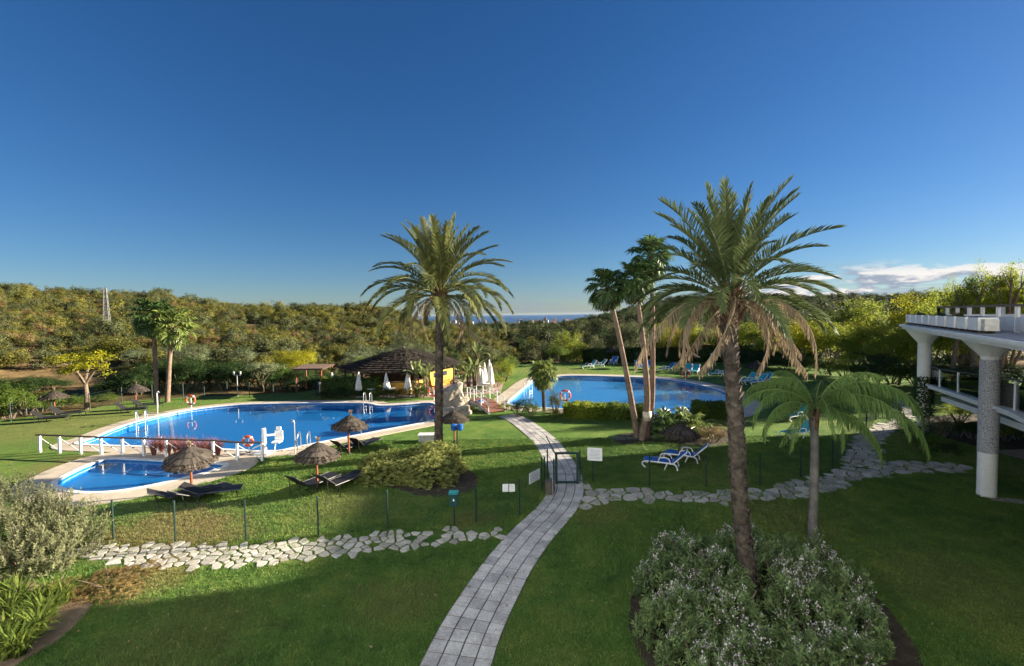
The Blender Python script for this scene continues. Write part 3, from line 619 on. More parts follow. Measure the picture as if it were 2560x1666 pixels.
def limb_mesh(seed, h, r0, spread, forks=5, lean=0.06, fork_at=0.45):
    rg = random.Random(seed); m = MB(); top = Vector((rg.uniform(-lean, lean)*h, rg.uniform(-lean, lean)*h, h*fork_at))
    mid = top*0.5+Vector((rg.uniform(-.04, .04)*h, rg.uniform(-.04, .04)*h, 0))
    m.tube(catmull([Vector((0, 0, -0.15)), Vector((0, 0, 0)), mid, top], 4), [r0*(1.25-0.65*min(1, i/12)) for i in range(13)], 8)
    for k in range(forks):
        a = 2*math.pi*(k+rg.uniform(-.3, .3))/forks; e = top+Vector((math.cos(a)*spread*rg.uniform(.5, .8), math.sin(a)*spread*rg.uniform(.5, .8), h*(0.80-fork_at)*rg.uniform(.7, 1.1)))
        q = top.lerp(e, .5)+Vector((0, 0, .06*h)); pts = catmull([top-Vector((0, 0, .1)), q, e], 4); m.tube(pts, [r0*0.55*(1-0.75*i/(len(pts)-1)) for i in range(len(pts))], 6)
        for s in range(2):
            e2 = q.lerp(e, rg.uniform(.2, .7)); f = e2+Vector((rg.uniform(-.35, .35)*spread, rg.uniform(-.35, .35)*spread, .12*h)); m.tube([e2, f], [r0*.2, r0*.06], 5)
    return m
_seed = [1000]
def nxt(): _seed[0] += 1; return _seed[0]
def tree(label, base, h, w, z0, mat, crowns=None, bark='bark', name='tree', cat='tree', group=None, r0=None, depth=None, forks=5, lean=.05, fork_at=None):
    """trunk with limbs up to the crown; crown from z0 to h, w across"""
    sd = nxt(); rg = random.Random(sd); t = thing(name, label, cat, (base[0], base[1], base[2] if len(base) > 2 else 0), rg.uniform(0, 6.28) if lean == .05 else 0, group)
    cr = (crowns or CROWN)[sd % len(crowns or CROWN)]
    limb_mesh(sd, h, r0 or max(.06, h*0.022), w*0.5, forks, lean, fork_at or max(.12, min(.5, (z0+0.12*(h-z0))/h))).build('trunk', bark, t)
    c = link('crown', cr, mat, t, (0, 0, (z0+h)/2), rg.uniform(0, 6.28), scale=(w/2, (depth or w)/2, (h-z0)/2)); return t
def shrub(label, base, h, w, mat, meshes=None, depth=None, name='shrub', cat='shrub', group=None, petals=None, petal_mat='petal_white', rot=None, below=0.0, sphere=True):
    sd = nxt(); rg = random.Random(sd); t = thing(name, label, cat, (base[0], base[1], base[2] if len(base) > 2 else 0), rot if rot is not None else rg.uniform(0, 6.28), group)
    ms = meshes or CROWN; i = sd % len(ms); me = ms[i][0] if isinstance(ms[i], tuple) else ms[i]
    zc, sz = ((h*0.43, h*0.60) if sphere else (-below, h+below))
    link('foliage', me, mat, t, (0, 0, zc), scale=(w/2, (depth or w)/2, sz))
    if petals: link('blossom', petals[i], petal_mat, t, (0, 0, zc), scale=(w/2, (depth or w)/2, sz))
    m = MB()
    for k in range(5):
        a = 1.257*k; m.tube([(math.cos(a)*.05*w, math.sin(a)*.05*w, -.05), (math.cos(a)*.18*w, math.sin(a)*.18*(depth or w), h*.35), (math.cos(a)*.27*w, math.sin(a)*.27*(depth or w), h*.62)], [.03*h, .02*h, .008*h], 5)
    m.build('stem', 'bark', t); return t
def scatter(name, P, scl, rot, idx, protos, label=None, cat=None):
    """stuff: one object whose points carry copies of a few plants"""
    c = bpy.data.collections.new(name+'_plants')
    for o in protos: c.objects.link(o)
    me = bpy.data.meshes.new(name); me.vertices.add(len(P)); me.vertices.foreach_set('co', np.asarray(P, np.float32).reshape(-1))
    for an, ty, dat in (('scl', 'FLOAT_VECTOR', scl), ('rot', 'FLOAT_VECTOR', rot)):
        at = me.attributes.new(an, ty, 'POINT'); at.data.foreach_set('vector', np.asarray(dat, np.float32).reshape(-1))
    at = me.attributes.new('pick', 'INT', 'POINT'); at.data.foreach_set('value', np.asarray(idx, np.int32)); me.update()
    o = bpy.data.objects.new(name, me); COL.objects.link(o); tag(o, label, cat, kind='stuff')
    g = bpy.data.node_groups.new(name, 'GeometryNodeTree'); g.interface.new_socket('Geometry', in_out='INPUT', socket_type='NodeSocketGeometry'); g.interface.new_socket('Geometry', in_out='OUTPUT', socket_type='NodeSocketGeometry')
    gi = g.nodes.new('NodeGroupInput'); go = g.nodes.new('NodeGroupOutput'); ip = g.nodes.new('GeometryNodeInstanceOnPoints'); ci = g.nodes.new('GeometryNodeCollectionInfo')
    ci.inputs[0].default_value = c; ci.inputs['Separate Children'].default_value = True; ci.inputs['Reset Children'].default_value = True; ip.inputs['Pick Instance'].default_value = True
    def na(nm, ty): q = g.nodes.new('GeometryNodeInputNamedAttribute'); q.data_type = ty; q.inputs[0].default_value = nm; return q.outputs[0]
    g.links.new(gi.outputs[0], ip.inputs['Points']); g.links.new(ci.outputs[0], ip.inputs['Instance']); g.links.new(na('pick', 'INT'), ip.inputs['Instance Index'])
    eu = g.nodes.new('FunctionNodeEulerToRotation'); g.links.new(na('rot', 'FLOAT_VECTOR'), eu.inputs[0]); g.links.new(eu.outputs[0], ip.inputs['Rotation']); g.links.new(na('scl', 'FLOAT_VECTOR'), ip.inputs['Scale']); g.links.new(ip.outputs[0], go.inputs[0])
    md = o.modifiers.new('scatter', 'NODES'); md.node_group = g; return o
def proto_obj(name, me, mat):
    o = bpy.data.objects.new(name, me)
    if len(me.materials) == 0: me.materials.append(MATS[mat])
    o.material_slots  # noqa
    return o
def with_mat(me, mat):
    c = me.copy(); c.materials.clear(); c.materials.append(MATS[mat]); return c
# ------------------------------------------------------------------ palms
def frond_mesh(name, seed, Ln, a0, bend, npair=62, leaf=0.42, vee=0.45, droop=0.1, p=1.4, twist=0.25, wid=0.030, bare=0.16, tone=0.5, shag=0.06):
    """feather leaf: rachis in the XZ plane from the origin, leaflets on both sides"""
    rg = np.random.default_rng(seed); ns = 40; s = np.linspace(0, 1, ns); ang = a0-bend*s**p
    dx = np.cos(ang)*Ln/(ns-1); dz = np.sin(ang)*Ln/(ns-1); px = np.concatenate([[0], np.cumsum(dx[:-1])]); pz = np.concatenate([[0], np.cumsum(dz[:-1])])
    py = np.cumsum(np.full(ns, rg.normal(0, twist)*Ln/ns))*s
    pts = np.stack([px, py, pz], 1)
    m = MB(); st = list(range(0, ns, 4))+[ns-1]; m.tube([pts[i] for i in st], [max(.004, 0.022*(Ln/2.5)*(1-0.85*s[i])) for i in st], 5); rach = quads_from_mb(m, tone+0.3)
    out = []; val = []
    sp = np.linspace(bare, 1.0, npair); sp = np.clip(sp+rg.normal(0, 0.003, npair), 0, 1)
    P = np.stack([np.interp(sp, s, pts[:, k]) for k in range(3)], 1); A = np.interp(sp, s, ang)
    T = np.stack([np.cos(A), np.zeros(npair), np.sin(A)], 1); Nn = np.stack([-np.sin(A), np.zeros(npair), np.cos(A)], 1)
    for sd in (-1, 1):
        phi = np.radians(np.interp(sp, [bare, .5, 1], [62, 48, 20])+rg.normal(0, 5, npair)); side = np.zeros((npair, 3)); side[:, 1] = sd
        D = T*np.cos(phi)[:, None]+(side*math.cos(vee)+Nn*math.sin(vee))*np.sin(phi)[:, None]; D[:, 2] -= droop*(0.6+.8*rg.random(npair)); D += rg.normal(0, shag, (npair, 3)); D = unit(D)
        ln = leaf*np.interp(sp, [bare, bare+.12, .5, .85, 1], [.45, .85, 1, .75, .45])*(0.85+.3*rg.random(npair))
        # each leaflet in two pieces so that it arches
        nrm = unit(np.cross(D, T)*sd); D2 = unit(D+np.array([0, 0, -1])*(0.22+droop*0.9))
        B = unit(np.cross(nrm, D))*(wid/2); mid = P+D*(ln*.5)[:, None]; tip = mid+D2*(ln*.5)[:, None]
        out.append(np.stack([P-B*.6, P+B*.6, mid+B, mid-B], 1)); out.append(np.stack([mid-B, mid+B, tip+B*.12, tip-B*.12], 1))
        v = np.clip(tone+rg.normal(0, .13, npair), 0, 1); val += [v, v]
    V = np.concatenate(out+[rach[0]]); return quads(name, V, np.concatenate(val+[rach[1]]))
def quads_from_mb(m, tone):
    v = np.array(m.v); f = [q for q in m.f if len(q) == 4]; return v[np.array(f)], np.full(len(f), min(1, tone))
def fan_mesh(name, seed, pet, Rf, a0, bend, nseg=26, tone=0.5):
    """fan leaf: petiole, then folded segments with hanging tips"""
    rg = np.random.default_rng(seed); m = MB(); ns = 7; s = np.linspace(0, 1, ns); ang = a0-bend*s*.6; pts = np.zeros((ns, 3))
    for i in range(1, ns): pts[i] = pts[i-1]+np.array([math.cos(ang[i-1]), 0, math.sin(ang[i-1])])*pet/(ns-1)
    m.tube(pts, [.022*(1-.5*q) for q in s], 5); r = quads_from_mb(m, tone+.25)
    e = pts[-1]; A = ang[-1]-bend*.25; T = np.array([math.cos(A), 0, math.sin(A)]); Nn = np.array([-math.sin(A), 0, math.cos(A)]); Sd = np.array([0, 1.0, 0])
    out = []; val = []
    for k in range(nseg):
        th = math.radians(-125+250*k/(nseg-1))+rg.normal(0, .03); D = T*math.cos(th)+Sd*math.sin(th)+Nn*(0.22*abs(math.sin(th))+rg.normal(0, .08)); D /= np.linalg.norm(D)
        ln = Rf*(0.75+0.25*math.cos(th*.6))*rg.uniform(.88, 1.08); w = Rf*0.125; pn = np.cross(D, Nn); pn /= np.linalg.norm(pn)
        D2 = D+np.array([0, 0, -1])*rg.uniform(.5, 1.2); D2 /= np.linalg.norm(D2); b = e; mid = e+D*ln*.62; tip = mid+D2*ln*.42; fold = Nn*w*.25*(1 if k % 2 else -1)
        out.append([b, b+pn*.004, mid+pn*w*.55+fold, mid-pn*w*.55-fold]); out.append([mid-pn*w*.55-fold, mid+pn*w*.55+fold, tip+pn*.004, tip-pn*.004]); v = np.clip(tone+rg.normal(0, .14), 0, 1); val += [v, v]
    return quads(name, np.concatenate([np.array(out), r[0]]), np.concatenate([np.array(val), r[1]]))
def scaly_trunk(path, r, seed, nscale, size, lift=0.5):
    """palm stem with old leaf bases set in a spiral"""
    rg = random.Random(seed); P = resample(catmull([Vector(p) for p in path], 10), 0.12); n = len(P); rad = [r[0]+(r[1]-r[0])*min(1, i/(n*0.85))+(r[2]-r[1])*max(0, (i-n*.85)/(n*.15)) for i in range(n)]
    rad = [q*(1+rg.uniform(-.03, .03)) for q in rad]
    m = MB(); m.tube(P, rad, 14)
    for k in range(nscale):
        f = (k+.5)/nscale; x = f*(n-1); i = min(int(x), n-2); c = P[i].lerp(P[i+1], x-i); R0 = rad[i]; a = k*2.39996+rg.uniform(-.1, .1)
        o = Vector((math.cos(a), math.sin(a), 0)); t = Vector((-o.y, o.x, 0)); w = size*rg.uniform(.8, 1.2); h = w*rg.uniform(.75, 1.1); out_ = w*lift*rg.uniform(.6, 1.3)
        b = c+o*R0*.93; u = Vector((0, 0, 1)); tip = b+u*h+o*out_
        m.add([b-t*w*.6-u*h*.3, b+t*w*.6-u*h*.3, b+t*w*.5+u*h*.5+o*out_*.45, tip+t*w*.22, tip-t*w*.22, b-t*w*.5+u*h*.5+o*out_*.45, b+u*h*.9], [(0, 1, 2, 5), (5, 2, 3, 4), (6, 4, 3), (6, 3, 2), (6, 5, 4)])
    return m
def date_palm(label, base, path, r, fr, mat, seed, nlive, live, ndead, dead, group, leafbase):
    """path is relative to the base; live = list of (elevation, bend, length) classes, from the spear outwards"""
    t = thing('date_palm', label, 'palm tree', base, 0, group); rg = random.Random(seed)
    scaly_trunk(path, r, seed, leafbase, 0.15, 0.42).build('trunk', 'palm_bark', t)
    top = Vector(path[-1])
    tb = MB()
    for k in range(46):                                              # cut leaf stalks under the crown
        a = k*2.39996; zz = -0.75+0.85*k/46; o = Vector((math.cos(a), math.sin(a), 0)); b = top+Vector((0, 0, zz))+o*r[2]*.8; tb.tube([b, b+o*.13+Vector((0, 0, .16)), b+o*.2+Vector((0, 0, .34))], [.06, .045, .02], 5)
    tb.build('leaf_base', 'boot', t)
    protos = [frond_mesh('frond', seed*50+i, ln, R(el), R(bd), *fr, tone=tn) for i, (el, bd, ln, tn) in enumerate(live)]
    for k in range(nlive):
        f = (k+.5)/nlive; i = min(len(live)-1, int(f*len(live))); a = k*2.39996+rg.uniform(-.15, .15)
        o = link('frond', protos[i], mat, t, top+Vector((math.cos(a)*r[2]*.35, math.sin(a)*r[2]*.35, 0.12-0.22*f)), a); o.scale = (rg.uniform(.9, 1.08),)*3; o.rotation_euler = (rg.uniform(-.12, .12), rg.uniform(-.10, .10), a)
    dp = [frond_mesh('dead_frond', seed*50+90+i, ln, R(el), R(bd), 54, 0.40, -0.2, 1.6, 0.75, .3, .028, .22, .5, .22) for i, (el, bd, ln) in enumerate(dead)]
    for k in range(ndead):
        a = k*2*math.pi/ndead+rg.uniform(-.25, .25); o = link('dead_frond', dp[k % len(dp)], 'lf_dead', t, top+Vector((math.cos(a)*r[2]*.6, math.sin(a)*r[2]*.6, -0.18)), a); o.scale = (rg.uniform(.8, 1.08),)*3
        o['label'] = 'withered brown frond hanging down'
    return t
def fan_palm(label, base, path, r, Rf, mat, seed, nleaf, group, bark='fan_bark', scales=120, pet=0.8, up=88, down=-55, skirt=6):
    t = thing('fan_palm', label, 'palm tree', base, 0, group); rg = random.Random(seed)
    scaly_trunk(path, r, seed, scales, r[0]*.45, .18).build('trunk', bark, t); top = Vector(path[-1])
    cl = [fan_mesh('frond', seed*30+i, pet*(.55 if i == 0 else 1), Rf*(.75 if i == 0 else 1), R(up+(down-up)*i/6), R(10+12*i), 24, .62-.03*i) for i in range(7)]
    for k in range(nleaf):
        f = (k+.5)/nleaf; i = min(6, int(f*7)); a = k*2.39996+rg.uniform(-.2, .2)
        o = link('frond', cl[i], mat, t, top+Vector((math.cos(a)*.06, math.sin(a)*.06, 0.1-.35*f)), a); o.scale = (rg.uniform(.85, 1.1),)*3; o.rotation_euler = (rg.uniform(-.15, .15), rg.uniform(-.12, .12), a)
    dd = fan_mesh('dead_frond', seed*30+20, pet*.6, Rf*.85, R(-60), R(30), 20, .5)
    for k in range(skirt):
        a = k*2.39996+.4; o = link('dead_frond', dd, 'lf_dead', t, top+Vector((math.cos(a)*r[2], math.sin(a)*r[2], -.45)), a); o['label'] = 'withered brown fan leaf hanging down'
    return t
# ------------------------------------------------------------------ the palms
def rel(base, px, py, dy=0.0):
    q = AT(px, py, base[1]+dy); return (q.x-base[0], q.y-base[1], q.z)
bA = G(1874, 1490); bA = (bA.x, bA.y, 0)
date_palm('tall date palm in the white-flowered shrub bed, withered fronds hanging from its crown', bA,
    [(0, 0, -.2), (0, 0, .3), rel(bA, 1853, 1300), rel(bA, 1838, 1050), rel(bA, 1825, 850), rel(bA, 1822, 770), rel(bA, 1821, 742)], (0.18, 0.15, 0.215), (72, 0.40, 0.5, 0.02, 1.5, .15, .030, .22), 'lf_date', 3, 58,
    [(86, 14, 2.45, .55), (76, 26, 2.5, .55), (64, 38, 2.55, .5), (52, 52, 2.5, .5), (38, 66, 2.45, .45), (24, 74, 2.4, .45), (10, 66, 2.3, .42)], 15, [(28, 125, 2.7), (10, 112, 2.4), (38, 138, 2.9)], 'date palms', 420)
bB = G(1097, 1140); bB = (bB.x, bB.y, 0)
date_palm('date palm with a broad arching crown, its stem rising from the yellow-green clipped bush', bB,
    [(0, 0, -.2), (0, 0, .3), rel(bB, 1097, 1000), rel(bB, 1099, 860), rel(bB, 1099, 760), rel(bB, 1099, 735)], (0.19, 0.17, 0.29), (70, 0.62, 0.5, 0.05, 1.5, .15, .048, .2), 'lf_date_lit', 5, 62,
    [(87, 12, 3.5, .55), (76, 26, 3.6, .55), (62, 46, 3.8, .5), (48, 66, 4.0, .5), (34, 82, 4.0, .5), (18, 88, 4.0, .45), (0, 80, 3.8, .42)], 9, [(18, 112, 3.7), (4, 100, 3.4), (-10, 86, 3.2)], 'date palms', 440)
# three slender fan palms by the pool hedge
g3 = 'slender fan palms growing from one bed'
p1 = G(1592, 1094); p2 = G(1606, 1100); p3 = G(1622, 1098)
b = (p1.x, p1.y, 0); fan_palm('slender fan palm leaning outwards, lowest crown of the three in the silver-edged bed', b, [(0, 0, -.1), (0, 0, .2), rel(b, 1571, 960), rel(b, 1545, 830), rel(b, 1524, 740), rel(b, 1518, 715)], (.185, .12, .10), .72, 'lf_fan', 21, 46, g3, skirt=5, pet=.68)
b = (p2.x, p2.y, 0); fan_palm('slender fan palm with a white wrapped band low on its stem', b, [(0, 0, -.1), (0, 0, .2), rel(b, 1618, 1000), rel(b, 1608, 860), rel(b, 1592, 740), rel(b, 1588, 700)], (.20, .12, .10), .72, 'lf_fan', 22, 46, g3, skirt=5, pet=.68)
b = (p3.x, p3.y+.3, 0); fan_palm('slender straight fan palm, tallest crown of the three in the silver-edged bed', b, [(0, 0, -.1), (0, 0, .2), rel(b, 1630, 1000), rel(b, 1632, 800), rel(b, 1628, 690), rel(b, 1626, 640)], (.17, .11, .10), .72, 'lf_fan', 23, 48, g3, skirt=5, pet=.7)
m = MB(); q = rel((p2.x, p2.y, 0), 1618, 1040); m.tube([(p2.x+q[0]-.02, p2.y+q[1], q[2]-.25), (p2.x+q[0], p2.y+q[1], q[2]+.25)], .25, 14); tag(m.build('stem_wrap', 'rope_wrap', smooth=True), 'pale rope band wrapped round a fan palm stem', 'wrap')
# two fan palms on the far side of the main pool
g2 = 'pair of fan palms behind the main pool'
for (px, py, mid, top, lab, sd) in ((392, 1007, (388, 900), (381, 790), 'tall fan palm behind the main pool, darker of the pair', 31), (410, 1008, (424, 900), (431, 816), 'fan palm behind the main pool with the paler crown of the pair', 32)):
    b = G(px, py); b = (b.x, b.y+(0 if sd == 31 else .4), 0)
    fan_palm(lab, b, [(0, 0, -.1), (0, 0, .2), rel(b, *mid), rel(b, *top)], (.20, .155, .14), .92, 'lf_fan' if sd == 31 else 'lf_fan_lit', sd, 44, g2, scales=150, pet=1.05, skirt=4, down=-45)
# small shaggy palm at the corner of the far pool
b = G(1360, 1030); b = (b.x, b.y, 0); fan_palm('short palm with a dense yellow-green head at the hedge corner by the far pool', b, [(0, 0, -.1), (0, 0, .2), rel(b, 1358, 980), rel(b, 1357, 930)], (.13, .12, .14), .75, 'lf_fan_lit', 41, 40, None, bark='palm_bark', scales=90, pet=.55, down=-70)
# low fan palms in the bed beside the trio
for (px, py, h, lab, sd) in ((1668, 1092, .35, 'stemless fan palm with big dark green leaves beside the three stems', 51), (1720, 1088, .3, 'stemless fan palm with yellow-green leaves behind the grey parasol', 52)):
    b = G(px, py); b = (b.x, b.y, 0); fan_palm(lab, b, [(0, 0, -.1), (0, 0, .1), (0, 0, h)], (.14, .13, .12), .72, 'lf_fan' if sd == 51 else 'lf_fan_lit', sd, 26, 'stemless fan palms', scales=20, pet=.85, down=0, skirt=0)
# feathery queen palm
bq = G(2032, 1346); bq = (bq.x, bq.y, 0)
t = thing('queen_palm', 'queen palm with drooping feathery leaves and a ringed grey stem beside the shrub bed', 'palm tree', bq)
m = MB(); topq = Vector(rel(bq, 2036, 1040)); P = resample(catmull([Vector((0, 0, -.1)), Vector((0, 0, .5)), topq*.6+Vector((0.02, 0, 0)), topq], 8), .055)
m.tube(P, [(.135-.03*i/len(P))*(1.06 if i % 5 == 0 else 1.0) for i in range(len(P))], 12); m.build('trunk', 'grey_bark', t, smooth=True)
for k in range(6):
    a = k*2.39996; o = Vector((math.cos(a), math.sin(a), 0)); h = .75+.04*k; m = MB(); b0 = topq+Vector((0, 0, -.55+.06*k))
    m.tube([b0+o*.05, b0+o*.10+Vector((0, 0, .35)), b0+o*.15+Vector((0, 0, h))], [.07, .05, .015], 6); m.build('leaf_sheath', 'boot', t)
qf = [frond_mesh('frond', 900+i, ln, R(el), R(bd), 105, .52, .0, dr, 1.2, .2, .019, .16, tn, .28) for i, (el, bd, ln, dr, tn) in enumerate([(82, 110, 2.6, 1.1, .62), (66, 145, 3.2, 1.3, .55), (50, 140, 3.6, 1.3, .5), (30, 118, 3.4, 1.4, .45), (4, 92, 2.6, 1.5, .42)])]
rg = random.Random(9)
for k, (az_, i, s) in enumerate([(-8, 2, 1.1), (-30, 3, 1.15), (168, 2, .95), (195, 3, .85), (150, 1, .9), (215, 4, .8), (60, 1, .9), (100, 0, .9), (20, 1, 1.1), (-60, 2, .95), (-100, 3, .8), (130, 2, .9), (245, 2, .85), (280, 1, .9), (-20, 0, 1.0), (35, 3, 1.0), (80, 3, .9), (180, 0, .85), (5, 4, 1.05), (-14, 2, 1.25), (188, 2, .9), (160, 4, .8), (-45, 4, 1.0), (110, 1, .9), (225, 3, .9), (325, 1, 1.1)]):
    a = R(az_); o = link('frond', qf[i], 'lf_queen', t, topq+Vector((math.cos(a)*.08, math.sin(a)*.08, .25)), a); o.scale = (s*.88,)*3; o.rotation_euler = (rg.uniform(-.2, .2), 0, a)
# ------------------------------------------------------------------ shrubs near the camera
gb = 'white-flowered shrubs in the big bed'
rg = random.Random(77)
for k, (x, y, w, h) in enumerate([(4.9, 12.5, 1.9, 1.05), (6.5, 12.8, 2.0, 1.1), (7.9, 12.2, 1.9, 1.05), (3.8, 11.2, 1.8, 1.0), (5.1, 11.4, 1.9, 1.15), (6.9, 11.5, 1.9, 1.2), (7.8, 10.9, 1.8, 1.1), (3.6, 9.9, 1.8, 1.1), (4.9, 10.1, 1.9, 1.2), (6.6, 10.1, 1.9, 1.2), (7.3, 9.6, 1.6, 1.05), (3.8, 8.8, 1.8, 1.05), (5.1, 8.6, 1.9, 1.1), (6.2, 8.5, 1.8, 1.05)]):
    shrub('dense grey-green shrub dotted with white blossom in the big bed under the tall date palm', (x, y), h*1.2, w*1.08, 'lf_flower_bush', SHRUB, group=gb, petals=PETAL, name='flowering_shrub', sphere=False, below=.15)
shrub('rounded yellow-green bush round the foot of the broad-crowned date palm', (-4.35, 20.2), 1.5, 5.6, 'lf_mid_bush', [sprig_mesh('foliage', 540, 3600, 13, .042, .022, .95, .55, .07, .7)], depth=3.7, name='bush', cat='bush', sphere=False, below=.1, rot=0)
shrub('tall silvery feathery shrub at the end of the flagstone path', (-14.5, 13.2), 2.35, 3.5, 'lf_silver', FEATHER, depth=3.2, sphere=False, below=.1, rot=.3)
shrub('second silvery feathery shrub, standing lower behind the edge of the sandy bed', (-15.6, 10.6), 2.0, 3.4, 'lf_silver', FEATHER, sphere=False, below=.1, rot=1.3)
cover = sprig_mesh('foliage', 560, 900, 16, .045, .014, .5, .5, .10, .7)[0]
for (x, y, w, h, lab) in ((-11.0, 12.1, 2.6, .6, 'low brown heathery mound at the tip of the sandy bed'), (-12.1, 11.4, 2.0, .75, 'taller brown heathery mound against the silvery shrub')):
    shrub(lab, (x, y), h, w, 'lf_brown', [cover], sphere=False, below=.06, name='heather', group='brown mounds')
# strap-leaved clumps in the sandy bed
def clump_mesh(name, seed, n=70, ln=.5, wid=.03, spread=.8):
    rg = np.random.default_rng(seed); out = []; val = []
    for k in range(n):
        a = rg.random()*6.283; o = np.array([math.cos(a), math.sin(a), 0]); tl = rg.uniform(.25, 1)*spread; u = np.array([0, 0, 1.0]); L_ = ln*rg.uniform(.7, 1.15); s = np.array([-o[1], o[0], 0])*wid/2
        b = o*rg.uniform(0, .10); p1_ = b+(u*math.cos(tl*.45)+o*math.sin(tl*.45))*L_*.5; p2_ = p1_+(u*math.cos(tl*1.5)+o*math.sin(tl*1.5))*L_*.3; p3_ = p2_+(u*math.cos(tl*2.2)+o*math.sin(tl*2.2))*L_*.25
        out += [[b-s*.6, b+s*.6, p1_+s, p1_-s], [p1_-s, p1_+s, p2_+s*.8, p2_-s*.8], [p2_-s*.8, p2_+s*.8, p3_+s*.1, p3_-s*.1]]; v = np.clip(rg.normal(.5, .2), 0, 1); val += [v]*3
    return quads(name, np.array(out), val)
CL = [clump_mesh('leaves', 70+i, 70, .62, .035, 1.0) for i in range(3)]
for k, (px, py, s) in enumerate([(15, 1500, 1.0), (50, 1510, 1.1), (90, 1525, 1.05), (125, 1512, 1.1), (160, 1508, .9), (25, 1545, 1.1), (65, 1560, 1.0), (110, 1555, 1.1), (95, 1590, 1.15), (55, 1600, 1.0), (20, 1610, 1.1), (20, 1645, 1.2), (50, 1640, 1.0), (130, 1540, .9)]):
    q = G(px, py); t = thing('strap_leaf_plant', 'clump of green strap-shaped leaves in the sandy bed', 'plant', (q.x, q.y, 0), k*1.3, 'strap-leaved clumps'); link('leaves', CL[k % 3], 'lf_blade', t, scale=(s,)*3)
# ------------------------------------------------------------------ planting round the far pool and the bridge
def box_foliage(name, seed, n, L_, W_, H_, leaf, rough=.12):
    """clipped hedge block: leaves over top and sides"""
    rg = np.random.default_rng(seed); P = rg.random((n, 3))-.5; side = rg.integers(0, 6, n)
    P[side == 0, 2] = .5; P[side == 1, 2] = .5; P[side == 2, 1] = -.5; P[side == 3, 1] = .5; P[side == 4, 0] = np.sign(P[side == 4, 0])*.5; P[side == 5, 2] = .5
    nr = np.zeros((n, 3)); nr[(side == 0) | (side == 1) | (side == 5), 2] = 1; nr[side == 2, 1] = -1; nr[side == 3, 1] = 1; nr[side == 4, 0] = np.sign(P[side == 4, 0])
    P *= np.array([L_, W_, H_]); P[:, 2] += H_/2; P += nr*(np.sin(P[:, [0]]*3+seed)*.06+np.sin(P[:, [0]]*7.3)*.04)+rg.normal(0, rough*.5, (n, 3)); P[:, 2] = np.maximum(P[:, 2], .02)
    nn = unit(nr+rg.normal(size=(n, 3))*.55); D = unit(np.cross(nn, rvec(rg, n))); s = leaf*(.7+.6*rg.random(n)); tone = .45+.2*np.sin(P[:, 0]*2.1+seed)+rg.normal(0, .16, n)
    return quads(name, leaf_quads(P, D, nn, s, s*.5), np.clip(tone, 0, 1))
def hedge(label, a, b, w, h, mat, n, leaf, group=None):
    a, b = Vector(a), Vector(b); d = b-a; t = thing('hedge', label, 'hedge', ((a.x+b.x)/2, (a.y+b.y)/2, 0), math.atan2(d.y, d.x), group)
    link('foliage', box_foliage('foliage', nxt(), n, d.length, w, h, leaf), mat, t)
    m = MB(); L_ = d.length
    for k in range(max(2, int(L_/.6))): x = -L_/2+.3+.6*k; m.tube([(x, 0, -.05), (x+.05, .05, h*.5), (x-.04, -.06, h*.8)], [.03, .02, .01], 5)
    m.build('stem', 'bark', t); core = MB(); core.box((0, 0, h*.44), (L_*.96, w*.72, h*.86)); core.build('inner_twigs', 'lf_dark', t, attr=True); return t
hq = [G(*z3(*p)) for p in ((490, 1330), (860, 1345), (1215, 1355))]
hedge('clipped sunlit hedge along the near edge of the far pool', (hq[0].x, hq[0].y), (hq[1].x, hq[1].y), 1.5, .85, 'lf_lime', 9000, .12, 'hedges by the far pool')
hedge('clipped darker hedge behind the three slender fan palms', (hq[1].x+.1, hq[1].y), (hq[2].x, hq[2].y), 1.4, .85, 'lf_green', 8000, .12, 'hedges by the far pool')
hq = [G(*z3(*p)) for p in ((1690, 1345), (1960, 1345))]
hedge('clipped hedge block at the end of the far pool beyond the stemless palms', (hq[0].x, hq[0].y), (hq[1].x, hq[1].y), 1.4, .95, 'lf_green', 8000, .12, 'hedges by the far pool')
def SH(label, pt, h, w, mat, **kw): q = G(*pt); return shrub(label, (q.x, q.y), h, w, mat, **kw)
SH('dark grassy shrub at the path corner before the bridge', z3(60, 1330), 1.35, 2.4, 'lf_dark', meshes=CROWN_FINE)
SH('second dark shrub next to the short palm', z3(180, 1330), 1.1, 1.6, 'lf_green', meshes=CROWN_FINE)
SH('ball-shaped clipped shrub beside the short palm and the life ring', z3(400, 1300), 1.75, 1.65, 'lf_olive', meshes=CROWN_FINE)
SH('bright yellow-green low shrub in front of the ball-shaped shrub', z3(390, 1350), .75, 2.1, 'lf_lime', meshes=CROWN_FINE)
SH('reddish brown shrub behind the silver ground cover', z7(1860, 385), .95, 2.6, 'lf_brown', meshes=CROWN_FINE)
SH('dark shrub under the grey parasol', z7(1430, 375), .75, 1.8, 'lf_dark', meshes=CROWN_FINE)
SH('leafy green shrub between the stemless palms and the parasol', z7(1640, 200), .9, 1.8, 'lf_green', meshes=CROWN_FINE)
scv = sprig_mesh('foliage', 570, 700, 10, .05, .02, .35, .5, .06, .8)[0]
SH('flat silver-leaved ground cover round the foot of the fan palms', z7(1060, 350), .16, 3.2, 'lf_silvercover', meshes=[scv], depth=1.7, rot=0, sphere=False, below=.03, name='ground_cover', cat='ground cover')
SH('flat silver-leaved ground cover strip behind the blue sun loungers', z7(1690, 430), .2, 4.4, 'lf_silvercover', meshes=[scv], depth=1.2, rot=0, sphere=False, below=.03, name='ground_cover', cat='ground cover')
